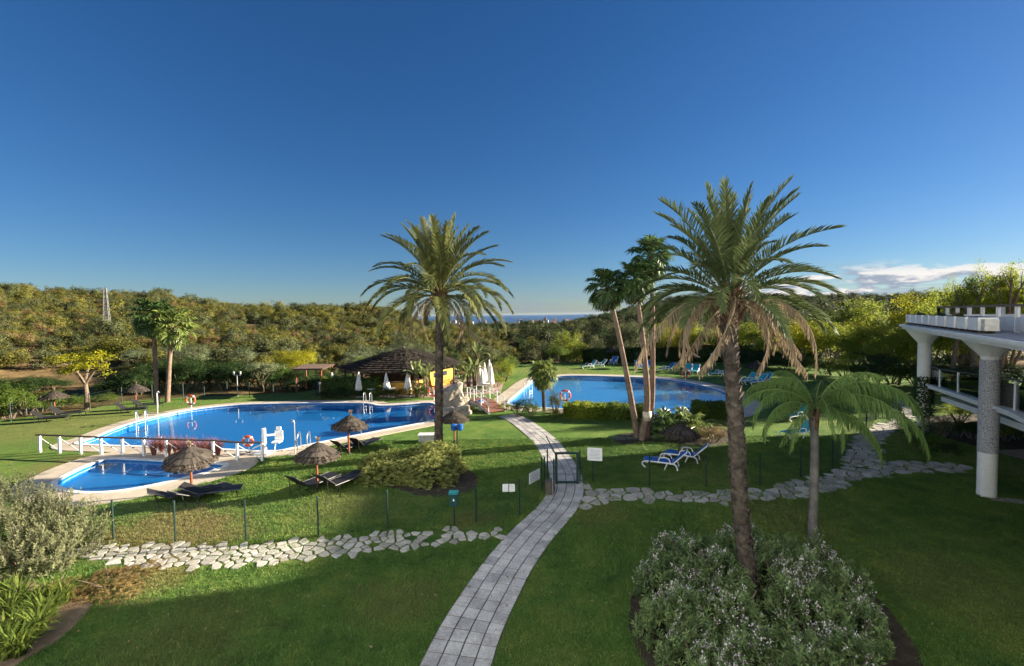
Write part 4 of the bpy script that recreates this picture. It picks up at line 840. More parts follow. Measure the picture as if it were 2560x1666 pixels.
# pinkish grass tussocks by the white rail fence
PG = [clump_mesh('blades', 80+i, 170, 1.0, .018, .75) for i in range(2)]
for k, (px, py) in enumerate([(385, 1140), (420, 1142), (455, 1143), (490, 1145), (525, 1146), (405, 1134), (440, 1136), (475, 1137), (510, 1139), (545, 1140)]):
    q = G(px, py); t = thing('grass_tussock', 'reddish ornamental grass tussock behind the white rail fence', 'grass', (q.x, q.y, 0.03), k*2.1, 'reddish grass tussocks'); link('blades', PG[k % 2], 'lf_pinkgrass', t, scale=(.95,)*3)
# ------------------------------------------------------------------ trees beyond the lawn
def T(label, px, D, top, wpx, mat, z0=None, crowns=None, group=None, name='tree', base=None, depth=None, **kw):
    q = AT(px, top, D); bz = 0.0 if inside(q.x, D, LAWN) else float(terrain_z(q.x, D))-.1
    h = q.z-bz; w = wpx/FPX*D; zz = h*.35 if z0 is None else z0
    return tree(label, (q.x, D, bz), h, w, zz, mat, crowns, group=group, name=name, depth=depth, **kw)
def SB(label, px, D, top, wpx, mat, group=None, meshes=None, **kw):
    q = AT(px, top, D); bz = 0.0 if inside(q.x, D, LAWN) else float(terrain_z(q.x, D))-.1
    return shrub(label, (q.x, D, bz), q.z-bz, wpx/FPX*D, mat, meshes=meshes, group=group, **kw)
b = G(218, 1024); q = AT(250, 856, b.y)
tree('small tree with a bright yellow-green crown and slanting pale trunk by the back fence', (b.x, b.y, 0), 5.5, 6.1, 1.7, 'lf_yellow', CROWN_OPEN, lean=.051, r0=.2, depth=5)
g = 'evergreen shrubs behind the back fence'
for px, D, top, w, mt in [(345, 44, 925, 90, 'lf_dark'), (372, 46, 908, 100, 'lf_dark'), (455, 46, 905, 110, 'lf_dark'), (505, 47, 900, 110, 'lf_dark'), (560, 47, 903, 120, 'lf_dark'), (610, 48, 908, 110, 'lf_dark'), (735, 48, 925, 110, 'lf_dark'), (790, 50, 930, 110, 'lf_dark'), (420, 47, 900, 110, 'lf_dark'), (300, 45, 935, 90, 'lf_dark'), (830, 52, 935, 90, 'lf_dark')]:
    SB('dense dark evergreen shrub in the row behind the back fence', px, D, top, w, mt, g)
for px, D, top, w, mt in [(650, 48, 915, 110, 'lf_dark'), (690, 48, 920, 110, 'lf_dark'), (395, 49, 896, 120, 'lf_dark'), (480, 49, 896, 120, 'lf_dark'), (535, 49.5, 898, 120, 'lf_dark'), (585, 50, 900, 120, 'lf_dark'), (325, 47, 922, 110, 'lf_dark'), (765, 50.5, 925, 110, 'lf_dark'), (275, 44, 945, 90, 'lf_dark'), (860, 54, 930, 90, 'lf_dark')]:
    SB('dense dark evergreen shrub in the row behind the back fence', px, D, top, w, mt, g)
g = 'lighter shrubs by the back fence'
for px, D, top, w, mt in [(15, 33.5, 955, 110, 'lf_green'), (60, 35, 962, 110, 'lf_green'), (100, 36.5, 975, 100, 'lf_green'), (160, 38, 985, 90, 'lf_green'), (190, 40, 990, 80, 'lf_green'), (265, 41, 985, 80, 'lf_green'), (-60, 33, 950, 120, 'lf_green')]:
    SB('loose mid-green shrub growing through the back fence', px, D, top, w, mt, g)
g = 'tall dark shrubs below the dry field'
for px, D, top, w in [(0, 44, 945, 130), (70, 45, 940, 140), (130, 47, 945, 130), (-90, 44, 940, 150)]: SB('dark spreading shrub below the dry grass field', px, D, top, w, 'lf_dark', g)
g = 'grey-green trees at the foot of the hill'
for px, D, top, w in [(330, 60, 868, 90), (480, 58, 862, 95), (440, 64, 858, 85), (545, 66, 872, 80), (610, 62, 868, 80), (660, 70, 880, 80), (905, 70, 866, 90), (955, 74, 860, 90), (1005, 76, 852, 95), (1052, 74, 858, 80), (880, 66, 880, 70)]:
    T('round grey-green tree at the foot of the scrub hill', px, D, top, w, 'lf_greyg', .6, CROWN, g)
T('yellow-green tree behind the dark evergreen row, beside the thatched pavilion', 742, 52, 867, 112, 'lf_yellow', 1.2)
T('pale feathery green tree behind the back fence by the lamp posts', 655, 46, 892, 95, 'lf_greyg', .6, CROWN_OPEN)
T('second pale green tree next to the feathery one', 700, 49, 905, 85, 'lf_green', .6)
T('green tree just behind the thatched roof', 905, 56, 893, 70, 'lf_green', .5)
T('brownish olive tree beyond the terrace of folded parasols', 1215, 66, 850, 90, 'lf_olive', .5)
T('dark green tree beyond the pavilion, beside the palm stem', 1130, 62, 868, 60, 'lf_dark', .5)
T('bright green tree beyond the pavilion terrace', 1190, 70, 880, 60, 'lf_green', .5)
g = 'trees behind the far pool lawn'
for px, D, top, w, mt, lab in [(1415, 68, 828, 85, 'lf_lime', 'bright lime-green tree behind the short palm'), (1450, 72, 845, 90, 'lf_lime', 'broad yellowish tree left of the trimmed dark hedge'), (1395, 64, 862, 70, 'lf_green', 'mid-green tree in front of the lime-green tree'), (1375, 70, 848, 80, 'lf_olive', 'olive tree behind the mid-green tree'), (1500, 76, 852, 75, 'lf_olive', 'olive tree seen over the trimmed hedge'), (1560, 72, 790, 130, 'lf_olive', 'tall olive tree behind the three slender fan palms'), (1610, 70, 860, 80, 'lf_green', 'green tree filling the gap behind the slender stems'), (1655, 69, 806, 60, 'lf_lime', 'pale green drooping tree behind the far loungers'), (1700, 68, 800, 110, 'lf_yellow', 'yellow-leaved tree behind the hanging dead fronds'), (1755, 66, 810, 100, 'lf_lime', 'yellow-green tree beside the date palm stem'), (1790, 70, 830, 100, 'lf_dark', 'dark tree behind the date palm stem'), (1880, 66, 800, 110, 'lf_lime', 'green tree beyond the date palm'), (1920, 60, 830, 110, 'lf_lime', 'bright tree beyond the far lawn, nearer the queen palm'), (1965, 74, 755, 170, 'lf_olive', 'broad olive-brown tree top on the skyline'),
                               (2010, 52, 790, 150, 'lf_yellow', 'sunny yellow-green tree behind the queen palm'), (2080, 50, 798, 150, 'lf_lime', 'lime tree with a dark forked trunk above the queen palm'), (2140, 47, 832, 130, 'lf_lime', 'lower lime tree next to the forked one'), (2200, 46, 780, 150, 'lf_lime', 'tall lime tree at the corner of the terrace building'), (2250, 43, 815, 170, 'lf_lime', 'big lime-green tree touching the terrace building corner'), (2280, 48, 728, 170, 'lf_yellow', 'golden-topped tree above the terrace roof corner'), (2330, 42, 760, 160, 'lf_lime', 'green tree behind the terrace roof'), (2200, 40, 870, 120, 'lf_dark', 'dark tree in front of the terrace corner'), (2420, 40, 705, 230, 'lf_lime', 'broad green tree behind the roof planters'), (2530, 38, 684, 220, 'lf_lime', 'second broad green tree behind the roof planters'), (2640, 40, 676, 260, 'lf_green', 'third broad green tree behind the roof planters'), (2400, 38, 900, 200, 'lf_dark', 'dark low tree under the terrace roof'), (2520, 37, 900, 200, 'lf_dark', 'second dark low tree under the terrace roof'), (2320, 40, 890, 140, 'lf_dark', 'dark tree between the two roof columns')]:
    T(lab, px, D, top, w, mt, .25 if mt == 'lf_dark' else .45, CROWN, g)
gl_ = 'bushes under the trees beyond the far lawn'
for px, D, top, w, mt in [(1900, 58, 880, 110, 'lf_dark'), (1960, 55, 885, 110, 'lf_dark'), (2010, 53, 890, 110, 'lf_green'), (2060, 51, 893, 110, 'lf_dark'), (2110, 49, 895, 110, 'lf_green'), (2160, 46, 900, 110, 'lf_dark'), (2230, 44, 905, 110, 'lf_dark'), (2290, 43, 905, 120, 'lf_dark'), (2350, 42, 905, 120, 'lf_dark'), (2450, 40, 905, 130, 'lf_dark'), (1840, 60, 875, 100, 'lf_dark')]:
    SB('low bush under the trees beyond the far lawn', px, D, top, w, mt, gl_)
for px, D, top, w, mt, lab in [(2060, 62, 770, 180, 'lf_green', 'tall green tree standing behind the lime trees'), (2170, 60, 748, 180, 'lf_lime', 'tall lime tree standing behind the lime trees'), (2130, 56, 790, 150, 'lf_yellow', 'golden tree between the lime trees'), (1850, 72, 790, 150, 'lf_green', 'tall green tree behind the date palm stem'), (2380, 46, 712, 200, 'lf_lime', 'sunny lime tree above the roof planters')]:
    T(lab, px, D, top, w, mt, .8, CROWN, 'trees behind the far pool lawn')
# upright leafy shoots of a fig-like tree above the roof
for k, (px, top, w, lab) in enumerate([(2440, 650, 95, 'leafy green tree with the first high tip above the roof railing'), (2512, 634, 90, 'leafy green tree with the highest tip above the roof railing'), (2565, 645, 110, 'leafy green tree rising behind the end of the roof railing'), (2392, 684, 80, 'leafy green tree with a low tip by the roof corner')]):
    T(lab, px, 36.5+k*.4, top, w, 'lf_lime', 4.5, CROWN_OPEN, 'trees above the roof railing')
hq = [AT(1462, 908, 66), AT(1715, 908, 66)]
hedge('trimmed dark hedge closing off the far lawn', (hq[0].x, 66.5), (hq[1].x, 66.5), 1.6, 1.9, 'lf_dark', 12000, .2)
hedge('trimmed dark hedge continuing beyond the date palm stem', (hq[1].x+.6, 66), (hq[1].x+16, 62), 1.6, 2.2, 'lf_dark', 12000, .2)
# ------------------------------------------------------------------ scrub hills and far woodland (uncountable)
def wood(name, n, a0, a1, r0, r1, smin, smax, mats, seed, label, cat, grow=0.0, weights=None, gap=0.0, avoid=None):
    rg = np.random.default_rng(seed); a = rg.uniform(a0, a1, n); r = np.sqrt(rg.uniform(r0*r0, r1*r1, n)); x = r*np.sin(a); y = r*np.cos(a)
    k = vnoise(x, y, 1/26, seed)+0.6*vnoise(x, y, 1/9, seed+1) > -.5+gap; k &= np.array([not inside(xx, yy, LAWN) for xx, yy in zip(x, y)])
    if avoid is not None: k &= avoid(x, y)
    x, y, r = x[k], y[k], r[k]; n = len(x); s = (smin+(smax-smin)*rg.random(n)**1.6)*(1+grow*np.clip((r-r0)/(r1-r0), 0, 1)); z = terrain_z(x, y)
    pr = []
    for mt in mats:
        for me in CROWN_SMALL: pr.append(proto_obj('plant', with_mat(me, mt), mt))
    w = np.array(weights or [1]*len(mats), float); mi = rg.choice(len(mats), n, p=w/w.sum()); idx = mi*len(CROWN_SMALL)+rg.integers(0, len(CROWN_SMALL), n)
    for i_, o in enumerate(pr): o.name = 'plant_%03d' % i_
    flat = rg.uniform(.7, 1.1, n)
    scatter(name, np.stack([x, y, z+s*flat*.55], 1), np.stack([s, s*rg.uniform(.85, 1.15, n), s*flat], 1), np.stack([rg.normal(0, .1, n), rg.normal(0, .1, n), rg.uniform(0, 6.28, n)], 1), idx, pr, label, cat)
def field(x, y): return ~((np.hypot(x, y) < 82) & (np.arctan2(x, y) < -.72))
wood('scrub_undergrowth', 15000, -1.25, .15, 62, 265, .6, 1.5, ['lf_scrub', 'lf_olive', 'lf_scrubdry'], 3, 'dense dry scrub covering the hillside', 'scrub', .35, [6, 3, 1.5], .14, field)
wood('scrub_trees', 1500, -1.25, .2, 66, 270, 1.6, 2.9, ['lf_scrub', 'lf_olive', 'lf_forest'], 5, 'taller bushes and small trees dotted over the hillside', 'scrub', .25, [4, 3, 2], .25, field)
wood('woodland', 5200, .02, 1.35, 70, 640, 1.8, 4.2, ['lf_forest', 'lf_olive', 'lf_dark'], 7, 'dark woodland covering the far slopes', 'woodland', .5, [5, 3, 2.5], .02)
wood('far_woodland', 5000, -.25, 1.0, 420, 2600, 3.5, 8, ['lf_forest', 'lf_dark'], 9, 'distant woods on the plain before the sea', 'woodland', 1.0, [4, 2], .08)
# distinct trees on the skyline
for px, top, w, lab in [(783, 755, 24, 'lone stone pine standing up from the scrub ridge'), (745, 772, 26, 'low dark tree next to the lone stone pine'), (805, 768, 20, 'small dark tree just beyond the lone stone pine'), (505, 757, 30, 'dark round tree on the ridge behind the fan palm pair'), (840, 765, 30, 'flat dark tree on the ridge near the broad palm crown'), (870, 764, 28, 'second flat dark tree on the ridge near the broad palm crown'), (625, 762, 16, 'small round tree on the bare stretch of the ridge'), (12, 728, 60, 'big dark bush on the hilltop above the dry field')]:
    D = 228; q = AT(px, top, D); bz = float(terrain_z(q.x, D))-.3; h = max(2.5, q.z-bz); tree(lab, (q.x, D, bz), h, w/FPX*D, h*.45, 'lf_forest', CROWN_SMALL, name='ridge_tree', group='trees on the ridge')
for px, top, w, lab in [(2010, 733, 26, 'lone dark tree on the far ridge'), (2100, 735, 40, 'dark grove tree on the far wooded ridge'), (2135, 732, 36, 'tallest dark tree on the far wooded ridge'), (2165, 736, 40, 'dark tree closing the grove on the far ridge')]:
    D = 560; q = AT(px, top, D); bz = float(terrain_z(q.x, D))-.5; h = max(6, q.z-bz); tree(lab, (q.x, D, bz), h, w/FPX*D, h*.35, 'lf_forest', CROWN_SMALL, name='ridge_tree', group='trees on the far ridge')
# ------------------------------------------------------------------ grass blades on the near lawn (uncountable)
def tuft(seed, n=16):
    rg = np.random.default_rng(seed); a = rg.uniform(0, 6.283, n); o = np.stack([np.cos(a), np.sin(a), 0*a], 1); b = np.concatenate([rg.normal(0, .045, (n, 2)), np.zeros((n, 1))], 1); ln = rg.uniform(.028, .06, n); D = unit(o*rg.uniform(.3, 1.1, (n, 1))+np.array([0, 0, 1.0]))
    return quads('tuft', leaf_quads(b, D, o, ln, np.full(n, .010)), rg.random(n))
rg = np.random.default_rng(55); n = 150000; xx = rg.uniform(-16, 24, n); yy = 6+rg.random(n)**1.5*20
def polymask(poly, grow=0):
    px_ = np.array([p[0] for p in poly]); py_ = np.array([p[1] for p in poly]); c = np.zeros(n, bool); j = len(px_)-1
    for i in range(len(px_)):
        with np.errstate(divide='ignore', invalid='ignore'):
            hit = ((py_[i] > yy) != (py_[j] > yy)) & (xx < (px_[j]-px_[i])*(yy-py_[i])/(py_[j]-py_[i])+px_[i])
        c ^= hit; j = i
    return c
bad = polymask(PATH_POLY) | polymask(BED_BIG) | polymask(BED_LEFT) | polymask(BED_MID) | polymask(BED_TRIO) | polymask(offset_loop(POOL_KID, 1.45)) | polymask(offset_loop(POOL_MAIN, 1.15))
thin = (polymask(fl) | polymask(fr_)) & (rg.random(n) < .8)
k = ~(bad | thin) & (np.abs(xx) < yy*1.25+2); xx, yy = xx[k], yy[k]; n = len(xx); ts = [proto_obj('tuft_%d' % i, with_mat(tuft(60+i), 'grass_blade'), 'grass_blade') for i in range(4)]; s = rg.uniform(.7, 1.3, n)*np.clip(yy/11, 1, 1.6)
scatter('grass', np.stack([xx, yy, np.zeros(n)], 1), np.stack([s, s, s], 1), np.stack([np.zeros(n), np.zeros(n), rg.uniform(0, 6.28, n)], 1), rg.integers(0, 4, n), ts, 'short mown turf', 'grass')

# fallen leaves on the grass near the palms and shrubs (uncountable)
rg = np.random.default_rng(91); n = 1500; c_ = np.array([(6, 10.5, 4.2), (-4.3, 20.2, 3.4), (-11.5, 11.5, 2.5), (9.6, 14.5, 2.6), (0.5, 15, 6), (-6, 12, 6)]); k = rg.integers(0, len(c_), n)
xx = c_[k, 0]+rg.normal(0, 1, n)*c_[k, 2]; yy = c_[k, 1]+rg.normal(0, 1, n)*c_[k, 2]*.8; ok = (yy > 6) & ~polymask(POOL_KID) & ~polymask(POOL_MAIN); xx, yy = xx[ok], yy[ok]; n = len(xx)
lf = quads('leaf_flake', leaf_quads(np.zeros((1, 3)), np.array([[1., 0, .25]]), np.array([[0, .3, 1.]]), [.075], [.032]), [.6])
pr = [proto_obj('fallen_%d' % i, with_mat(lf, mt), mt) for i, mt in enumerate(['lf_dead', 'lf_brown'])]
s_ = rg.uniform(.6, 1.4, n); scatter('leaf_litter', np.stack([xx, yy, np.full(n, .045)], 1), np.stack([s_, s_, s_], 1), np.stack([rg.normal(0, .3, n), rg.normal(0, .3, n), rg.uniform(0, 6.28, n)], 1), rg.integers(0, 2, n), pr, 'dry fallen leaves on the turf', 'leaf litter')
# ------------------------------------------------------------------ thatched pavilion
EV = 2.02
def ev(px, py, z=EV): q = G(px, py, z); return Vector((q.x, q.y, 0))
A_, B_, C_ = ev(885, 936), ev(1025, 936), ev(1153, 911); F_ = ev(838, 921)
apex = AT(1009, 871, 47.0); ctr_ = Vector((apex.x, apex.y, 0))
EAVE = [A_, B_, C_, ctr_*2-A_+Vector((1, 0, 0)), ctr_*2-B_, F_]
EAVE[3].y = max(EAVE[3].y, C_.y+5); pav = thing('pavilion', 'pool bar pavilion with dark thatched hip roof and ochre yellow walls', 'pavilion', (0, 0, 0))
roof_core = MB(); n = 6; inn = [ctr_+(e-ctr_)*.985 for e in EAVE]; roof_core.add([(e.x, e.y, EV+.02) for e in inn]+[(apex.x, apex.y, apex.z-.12)], [(i, (i+1) % n, n) for i in range(n)]+[tuple(range(n))[::-1]]); roof = roof_core.build('roof', 'thatch', pav)
rg = np.random.default_rng(8); Vq = []; vals = []
NC = 13
for i in range(n):                                                   # straw laid in courses, each overlapping the one below
    a, b2 = np.array(EAVE[i]), np.array(EAVE[(i+1) % n]); c0 = np.array(apex)
    a[2] = b2[2] = EV
    nrm = np.cross(b2-a, c0-a); nrm /= np.linalg.norm(nrm); nrm *= np.sign(nrm[2])
    for c in range(NC):
        t0_, t1_ = c/NC, min(1.0, (c+1.35)/NC); L0 = np.linalg.norm(b2-a)*(1-t0_); k = max(4, int(L0/.11))
        for s in range(k):
            u = (s+rg.uniform(0, 1))/k; w = 1.7/k
            p0 = a+(b2-a)*u; p1 = a+(b2-a)*min(1, u+w); lo0 = p0+(c0-p0)*t0_; lo1 = p1+(c0-p1)*t0_; hi0 = p0+(c0-p0)*t1_; hi1 = p1+(c0-p1)*t1_
            down = (lo0-hi0); down /= max(np.linalg.norm(down), 1e-6); j = rg.uniform(-.02, .16); lift = nrm*(.16+rg.uniform(0, .07))
            Vq.append([lo0+down*j+lift, lo1+down*j+lift, hi1+nrm*.03, hi0+nrm*.03]); vals.append(rg.random())
th = link('thatch_course', quads('thatch_course', np.array(Vq), vals), 'thatch_straw', roof); th['kind'] = 'stuff'
m = MB(); m.lathe([(.30, apex.z-.25), (.16, apex.z+.05), (.05, apex.z+.22)], 10, (apex.x, apex.y, 0)); m.build('roof_cap', 'thatch', roof)
def inset(p, k): return ctr_+(p-ctr_)*k
for e in EAVE+[A_.lerp(B_, .5), B_.lerp(C_, .35), B_.lerp(C_, .7), A_.lerp(F_, .5)]:
    q = inset(e, .86); m = MB(); m.tube([(q.x, q.y, -.05), (q.x, q.y, EV)], .1, 10); m.build('post', 'dark_wood', pav)
for i, (u0, u1) in enumerate([(A_, B_), (B_, C_), (EAVE[5], A_)]):
    a, b2 = inset(u0, .80), inset(u1, .80); m = MB(); m.bar((a.x, a.y, .55), (b2.x, b2.y, .55), .18, 1.1); m.build('low_wall', 'yellow_wall', pav); m = MB(); m.bar((a.x, a.y, 1.13), (b2.x, b2.y, 1.13), .4, .06); m.build('counter', 'dark_wood', pav)
a, b2 = inset(C_, .55), inset(EAVE[5], .5); m = MB(); m.bar((a.x, a.y, 1.3), (b2.x, b2.y, 1.3), .2, 2.6); m.build('back_wall', 'dark_wood', pav)  # dark colour puts the shade of the interior into this wall
a, b2 = inset(B_.lerp(C_, .45), .82), inset(C_, .84); m = MB(); m.bar((a.x, a.y, .85), (b2.x, b2.y, .85), .2, 1.6); w_ = m.build('side_wall', 'yellow_wall', pav)
for f in (.25, .6):
    q = a.lerp(b2, f); d = (b2-a).normalized(); o_ = Vector((d.y, -d.x, 0)); m = MB(); m.bar(q+o_*.105-d*.45+Vector((0, 0, 1.3)), q+o_*.105+d*.45+Vector((0, 0, 1.3)), .03, .45); m.build('window', 'window_dark', pav)
# folded parasols
def folded_parasol(label, loc, h, group, s=1.0):
    t = thing('folded_parasol', label, 'parasol', loc, 0, group); m = MB(); m.tube([(0, 0, 0), (0, 0, h)], .025, 8); m.build('pole', 'grey_metal', t); m = MB(); m.lathe([(.28, 0), (.28, .06), (.05, .1)], 12); m.build('base', 'concrete', t)
    m = MB(); n = 14; prof = [(.30*s, .62), (.27*s, .9), (.20*s, h*.62), (.11*s, h*.85), (.03, h+.03)]
    V = [(r*(1+.22*(k % 2))*math.cos(2*math.pi*k/n), r*(1+.22*(k % 2))*math.sin(2*math.pi*k/n), z) for r, z in prof for k in range(n)]
    m.add(V, [(i*n+k, i*n+(k+1) % n, (i+1)*n+(k+1) % n, (i+1)*n+k) for i in range(len(prof)-1) for k in range(n)]); cn = m.build('canopy', 'canvas_white', t); m = MB(); m.torus((0, 0, h*.6), .2*s, .02, 'Z', 14, 6); m.build('tie', 'dark_frame', cn); return t
for (x, ytop, ybase, lab) in [(700, 930, 1130, 'folded white parasol by the pergola post'), (945, 925, 1080, 'folded white parasol at the hedge end of the pavilion front'), (1200, 930, 1082, 'folded white parasol in the middle of the pavilion front'), (1395, 925, 1082, 'folded white parasol by the strelitzia at the pavilion front')]:
    D = 40.3 if x > 800 else 41.5; top = AT(*z2(x, ytop), D); folded_parasol(lab, (top.x, D, 0), min(3.0, top.z), 'folded parasols at the pavilion')
for (x, ytop, D) in [(2060, 850, 43.5), (2105, 835, 44.5), (2150, 810, 45.5), (2165, 845, 43), (2085, 900, 42.6)]:
    top = AT(*z2(x, ytop), D); folded_parasol('folded white parasol in the cluster on the terrace beside the pavilion', (top.x, D, 0), min(3.4, top.z), 'folded parasols on the side terrace')
tag(sheet_with_holes([(q.x, q.y) for q in [AT(830, 900, 40.2), AT(1075, 900, 39.6), AT(1165, 900, 40.5), AT(1250, 900, 41.5), AT(1262, 900, 50), AT(1130, 900, 53), AT(1000, 900, 54), AT(860, 900, 52)]], [], .015).build('paved_terrace', 'terrace_paving'), kind='structure')
for (x, y, lab) in [(1065, 1075, 'white round bistro table by the clipped hedge at the pavilion'), (1255, 1075, 'white round bistro table between two folded parasols'), (2120, 990, 'white round bistro table under the folded parasol cluster')]:
    top = AT(*z2(x, y), 40.2 if x < 2000 else 42.5); t = thing('bistro_table', lab, 'table', (top.x, top.y, .02), 0, 'bistro tables'); m = MB(); m.lathe([(.36, .72), (.36, .75)], 20); m.build('table_top', 'white_paint', t); m = MB(); m.tube([(0, 0, 0), (0, 0, .72)], .035, 8); m.build('leg', 'grey_metal', t); m = MB(); m.lathe([(.24, 0), (.24, .03)], 16); m.build('base', 'grey_metal', t)
# hedges and plants at the pavilion
def HG(label, p0, p1, D0, D1, w, h, mat, n=6000): a, b2 = AT(*p0, D0), AT(*p1, D1); return hedge(label, (a.x, D0), (b2.x, D1), w, h, mat, n, .13, 'hedges at the pavilion')
HG('clipped sunlit hedge in front of the pavilion', z2(620, 1050), z2(1130, 1050), 40.9, 40.5, .8, 1.6, 'lf_green')
for x, yb, h, w, mt, lab in [(780, 1163, 1.0, 2.2, 'lf_dark', 'dark shrub below the clipped hedge at the poolside'), (900, 1165, .95, 1.8, 'lf_dark', 'small dark shrub beside the poolside gap'), (1200, 1163, 1.05, 2.2, 'lf_dark', 'dark rounded shrub below the bistro table'), (1320, 1163, .9, 1.6, 'lf_dark', 'dark low shrub before the folded parasol'), (1530, 1163, 1.2, 2.2, 'lf_dark', 'dark shrub at the foot of the strelitzia'), (640, 1170, .8, 2.4, 'lf_dark', 'dark shrub at the end of the back fence')]:
    SH(lab, z2(x, yb), h, w, mt, meshes=CROWN_FINE)
def paddle_mesh(name, seed, ln, tilt):
    """banana-like leaf: stalk and a broad folded blade"""
    rg = np.random.default_rng(seed); out = []; ns = 9; c = np.zeros(3); ang = math.pi/2-tilt*.3; pts = [c]
    for i in range(ns): c = c+np.array([math.cos(ang), 0, math.sin(ang)])*ln/ns; ang -= tilt*.13*(1+i*.12); pts.append(c)
    wd = [.01, .012, .015, .02, .12, .17, .18, .16, .11, .01]
    for i in range(ns):
        a, b3 = pts[i], pts[i+1]
        for s in (-1, 1):
            o0 = np.array([0, s*wd[i]*ln*.62, wd[i]*.25*ln]); o1 = np.array([0, s*wd[i+1]*ln*.62*rg.uniform(.9, 1.05), wd[i+1]*.25*ln]); out.append([a, b3, b3+o1, a+o0])
    return quads(name, np.array(out), np.clip(rg.normal(.5, .15, len(out)), 0, 1))
PAD = [paddle_mesh('leaf', i, 1.5, .35+.35*i) for i in range(4)]
def strelitzia(label, loc, h, s, n=9, group='strelitzia plants'):
    t = thing('strelitzia', label, 'plant', loc, nxt(), group); m = MB(); rg = random.Random(nxt())
    for k in range(3): a = 2.1*k; m.tube([(math.cos(a)*.1, math.sin(a)*.1, -.05), (math.cos(a)*.18, math.sin(a)*.18, h)], [.09, .06], 7)
    m.build('stem', 'boot', t)
    for k in range(n): a = k*2.39996; o = link('leaf', PAD[k % 4], 'lf_banana', t, (math.cos(a)*.15, math.sin(a)*.15, h-.15+rg.uniform(-.25*h, .1)), a); o.scale = (s*rg.uniform(.8, 1.1),)*3
    return t
for (x, ytop, D, h, s, lab) in [(1475, 800, 40.0, 2.0, 1.1, 'tall strelitzia with paddle leaves before the thatched roof'), (1560, 820, 40.3, 1.8, 1.1, 'second tall strelitzia beside the palm stem at the pavilion'), (1500, 960, 39.8, .5, 1.0, 'low strelitzia clump under the tall ones'), (1955, 860, 42.5, 1.6, 1.1, 'strelitzia at the edge of the side terrace'), (2010, 830, 43, 1.9, 1.1, 'taller strelitzia next to the folded parasol cluster'), (1900, 920, 41.8, .9, 1.0, 'short strelitzia by the ochre side wall'), (2040, 770, 56, 2.4, 1.4, 'big strelitzia standing behind the side terrace')]:
    q = AT(*z2(x, ytop), D); strelitzia(lab, (q.x, D, 0), h, s, 11)
for x, y, h, w, mt, lab in [(2290, 1010, 2.6, 3.4, 'lf_lime', 'bright green shrub beside the far pool corner'), (2220, 1060, 1.3, 2.6, 'lf_lime', 'low bright shrub behind the footbridge rail'), (2330, 960, 2.8, 3.0, 'lf_green', 'tall green shrub behind the bright one'), (2060, 1110, .8, 2.0, 'lf_green', 'small green shrub at the side terrace edge'), (1900, 1130, .8, 1.8, 'lf_green', 'small green shrub above the boulders'), (2150, 1220, .5, 1.8, 'lf_lime', 'low plant beside the footbridge'), (2290, 1270, .5, 1.6, 'lf_lime', 'low yellow-green plant at the end of the footbridge'), (1960, 1290, .5, 1.5, 'lf_olive', 'low plant between boulders and footbridge'), (1800, 1160, .5, 1.2, 'lf_olive', 'tuft of plants on the boulders')]:
    SH(lab, z2(x, y), h, w, mt, meshes=CROWN_FINE)
# pergola
t = thing('pergola', 'reed-roofed wooden pergola beside the pavilion', 'pergola'); 
c4 = [AT(*z2(345, 905), 42), AT(*z2(610, 905), 42), AT(*z2(722, 880), 46), AT(*z2(450, 880), 46)]; zt = c4[0].z
m = MB(); m.prism([(q.x, q.y) for q in c4], zt-.04, zt+.05); m.build('roof', 'brown_rail', t)
for i in range(4):
    q = c4[i].lerp(sum(c4, Vector())/4, .12); m = MB(); m.tube([(q.x, q.y, -.1), (q.x, q.y, zt-.04)], .07, 8); m.build('post', 'pole_wood', t)
for k in range(14):
    f = k/13; a = c4[0].lerp(c4[1], f); b2 = c4[3].lerp(c4[2], f); m = MB(); m.tube([(a.x, a.y, zt+.09), (b2.x, b2.y, zt+.09)], .045, 6); m.build('slat', 'brown_rail', t)
# boulders of the little cascade
def boulder(label, px, py, r, sq, seed):
    q = G(px, py); rg = np.random.default_rng(seed); bm_ = bmesh.new(); bmesh.ops.create_icosphere(bm_, subdivisions=3, radius=1); co = np.array([v.co for v in bm_.verts]); d = 1+.22*np.sin(co[:, 0]*2.6+seed)*np.cos(co[:, 1]*3.1)+.13*np.sin(co[:, 2]*5+co[:, 0]*4)+rg.normal(0, .025, len(co))
    co = np.sign(co)*np.abs(co)**.8*d[:, None]*np.array([r, r*.8, r*sq])
    for v, c in zip(bm_.verts, co): v.co = c+np.array([0, 0, r*sq*.55])
    me = bpy.data.meshes.new('boulder'); bm_.to_mesh(me); bm_.free(); o = link('boulder', me, 'rock', None, (q.x, q.y, 0), seed); tag(o, label, 'boulder', 'boulders by the main pool'); return o
boulder('tall pale boulder standing at the pool edge by the palm stem', *z2(1800, 1270), .95, 1.35, 3); boulder('second pale boulder leaning on the tall one', *z2(1870, 1265), .8, .95, 5); boulder('low boulder in front of the tall one', *z2(1760, 1330), .7, .55, 7); boulder('flat boulder at the foot of the cascade', *z2(1880, 1310), .8, .5, 9); boulder('small brown boulder towards the footbridge', *z2(1960, 1270), .55, .7, 11)
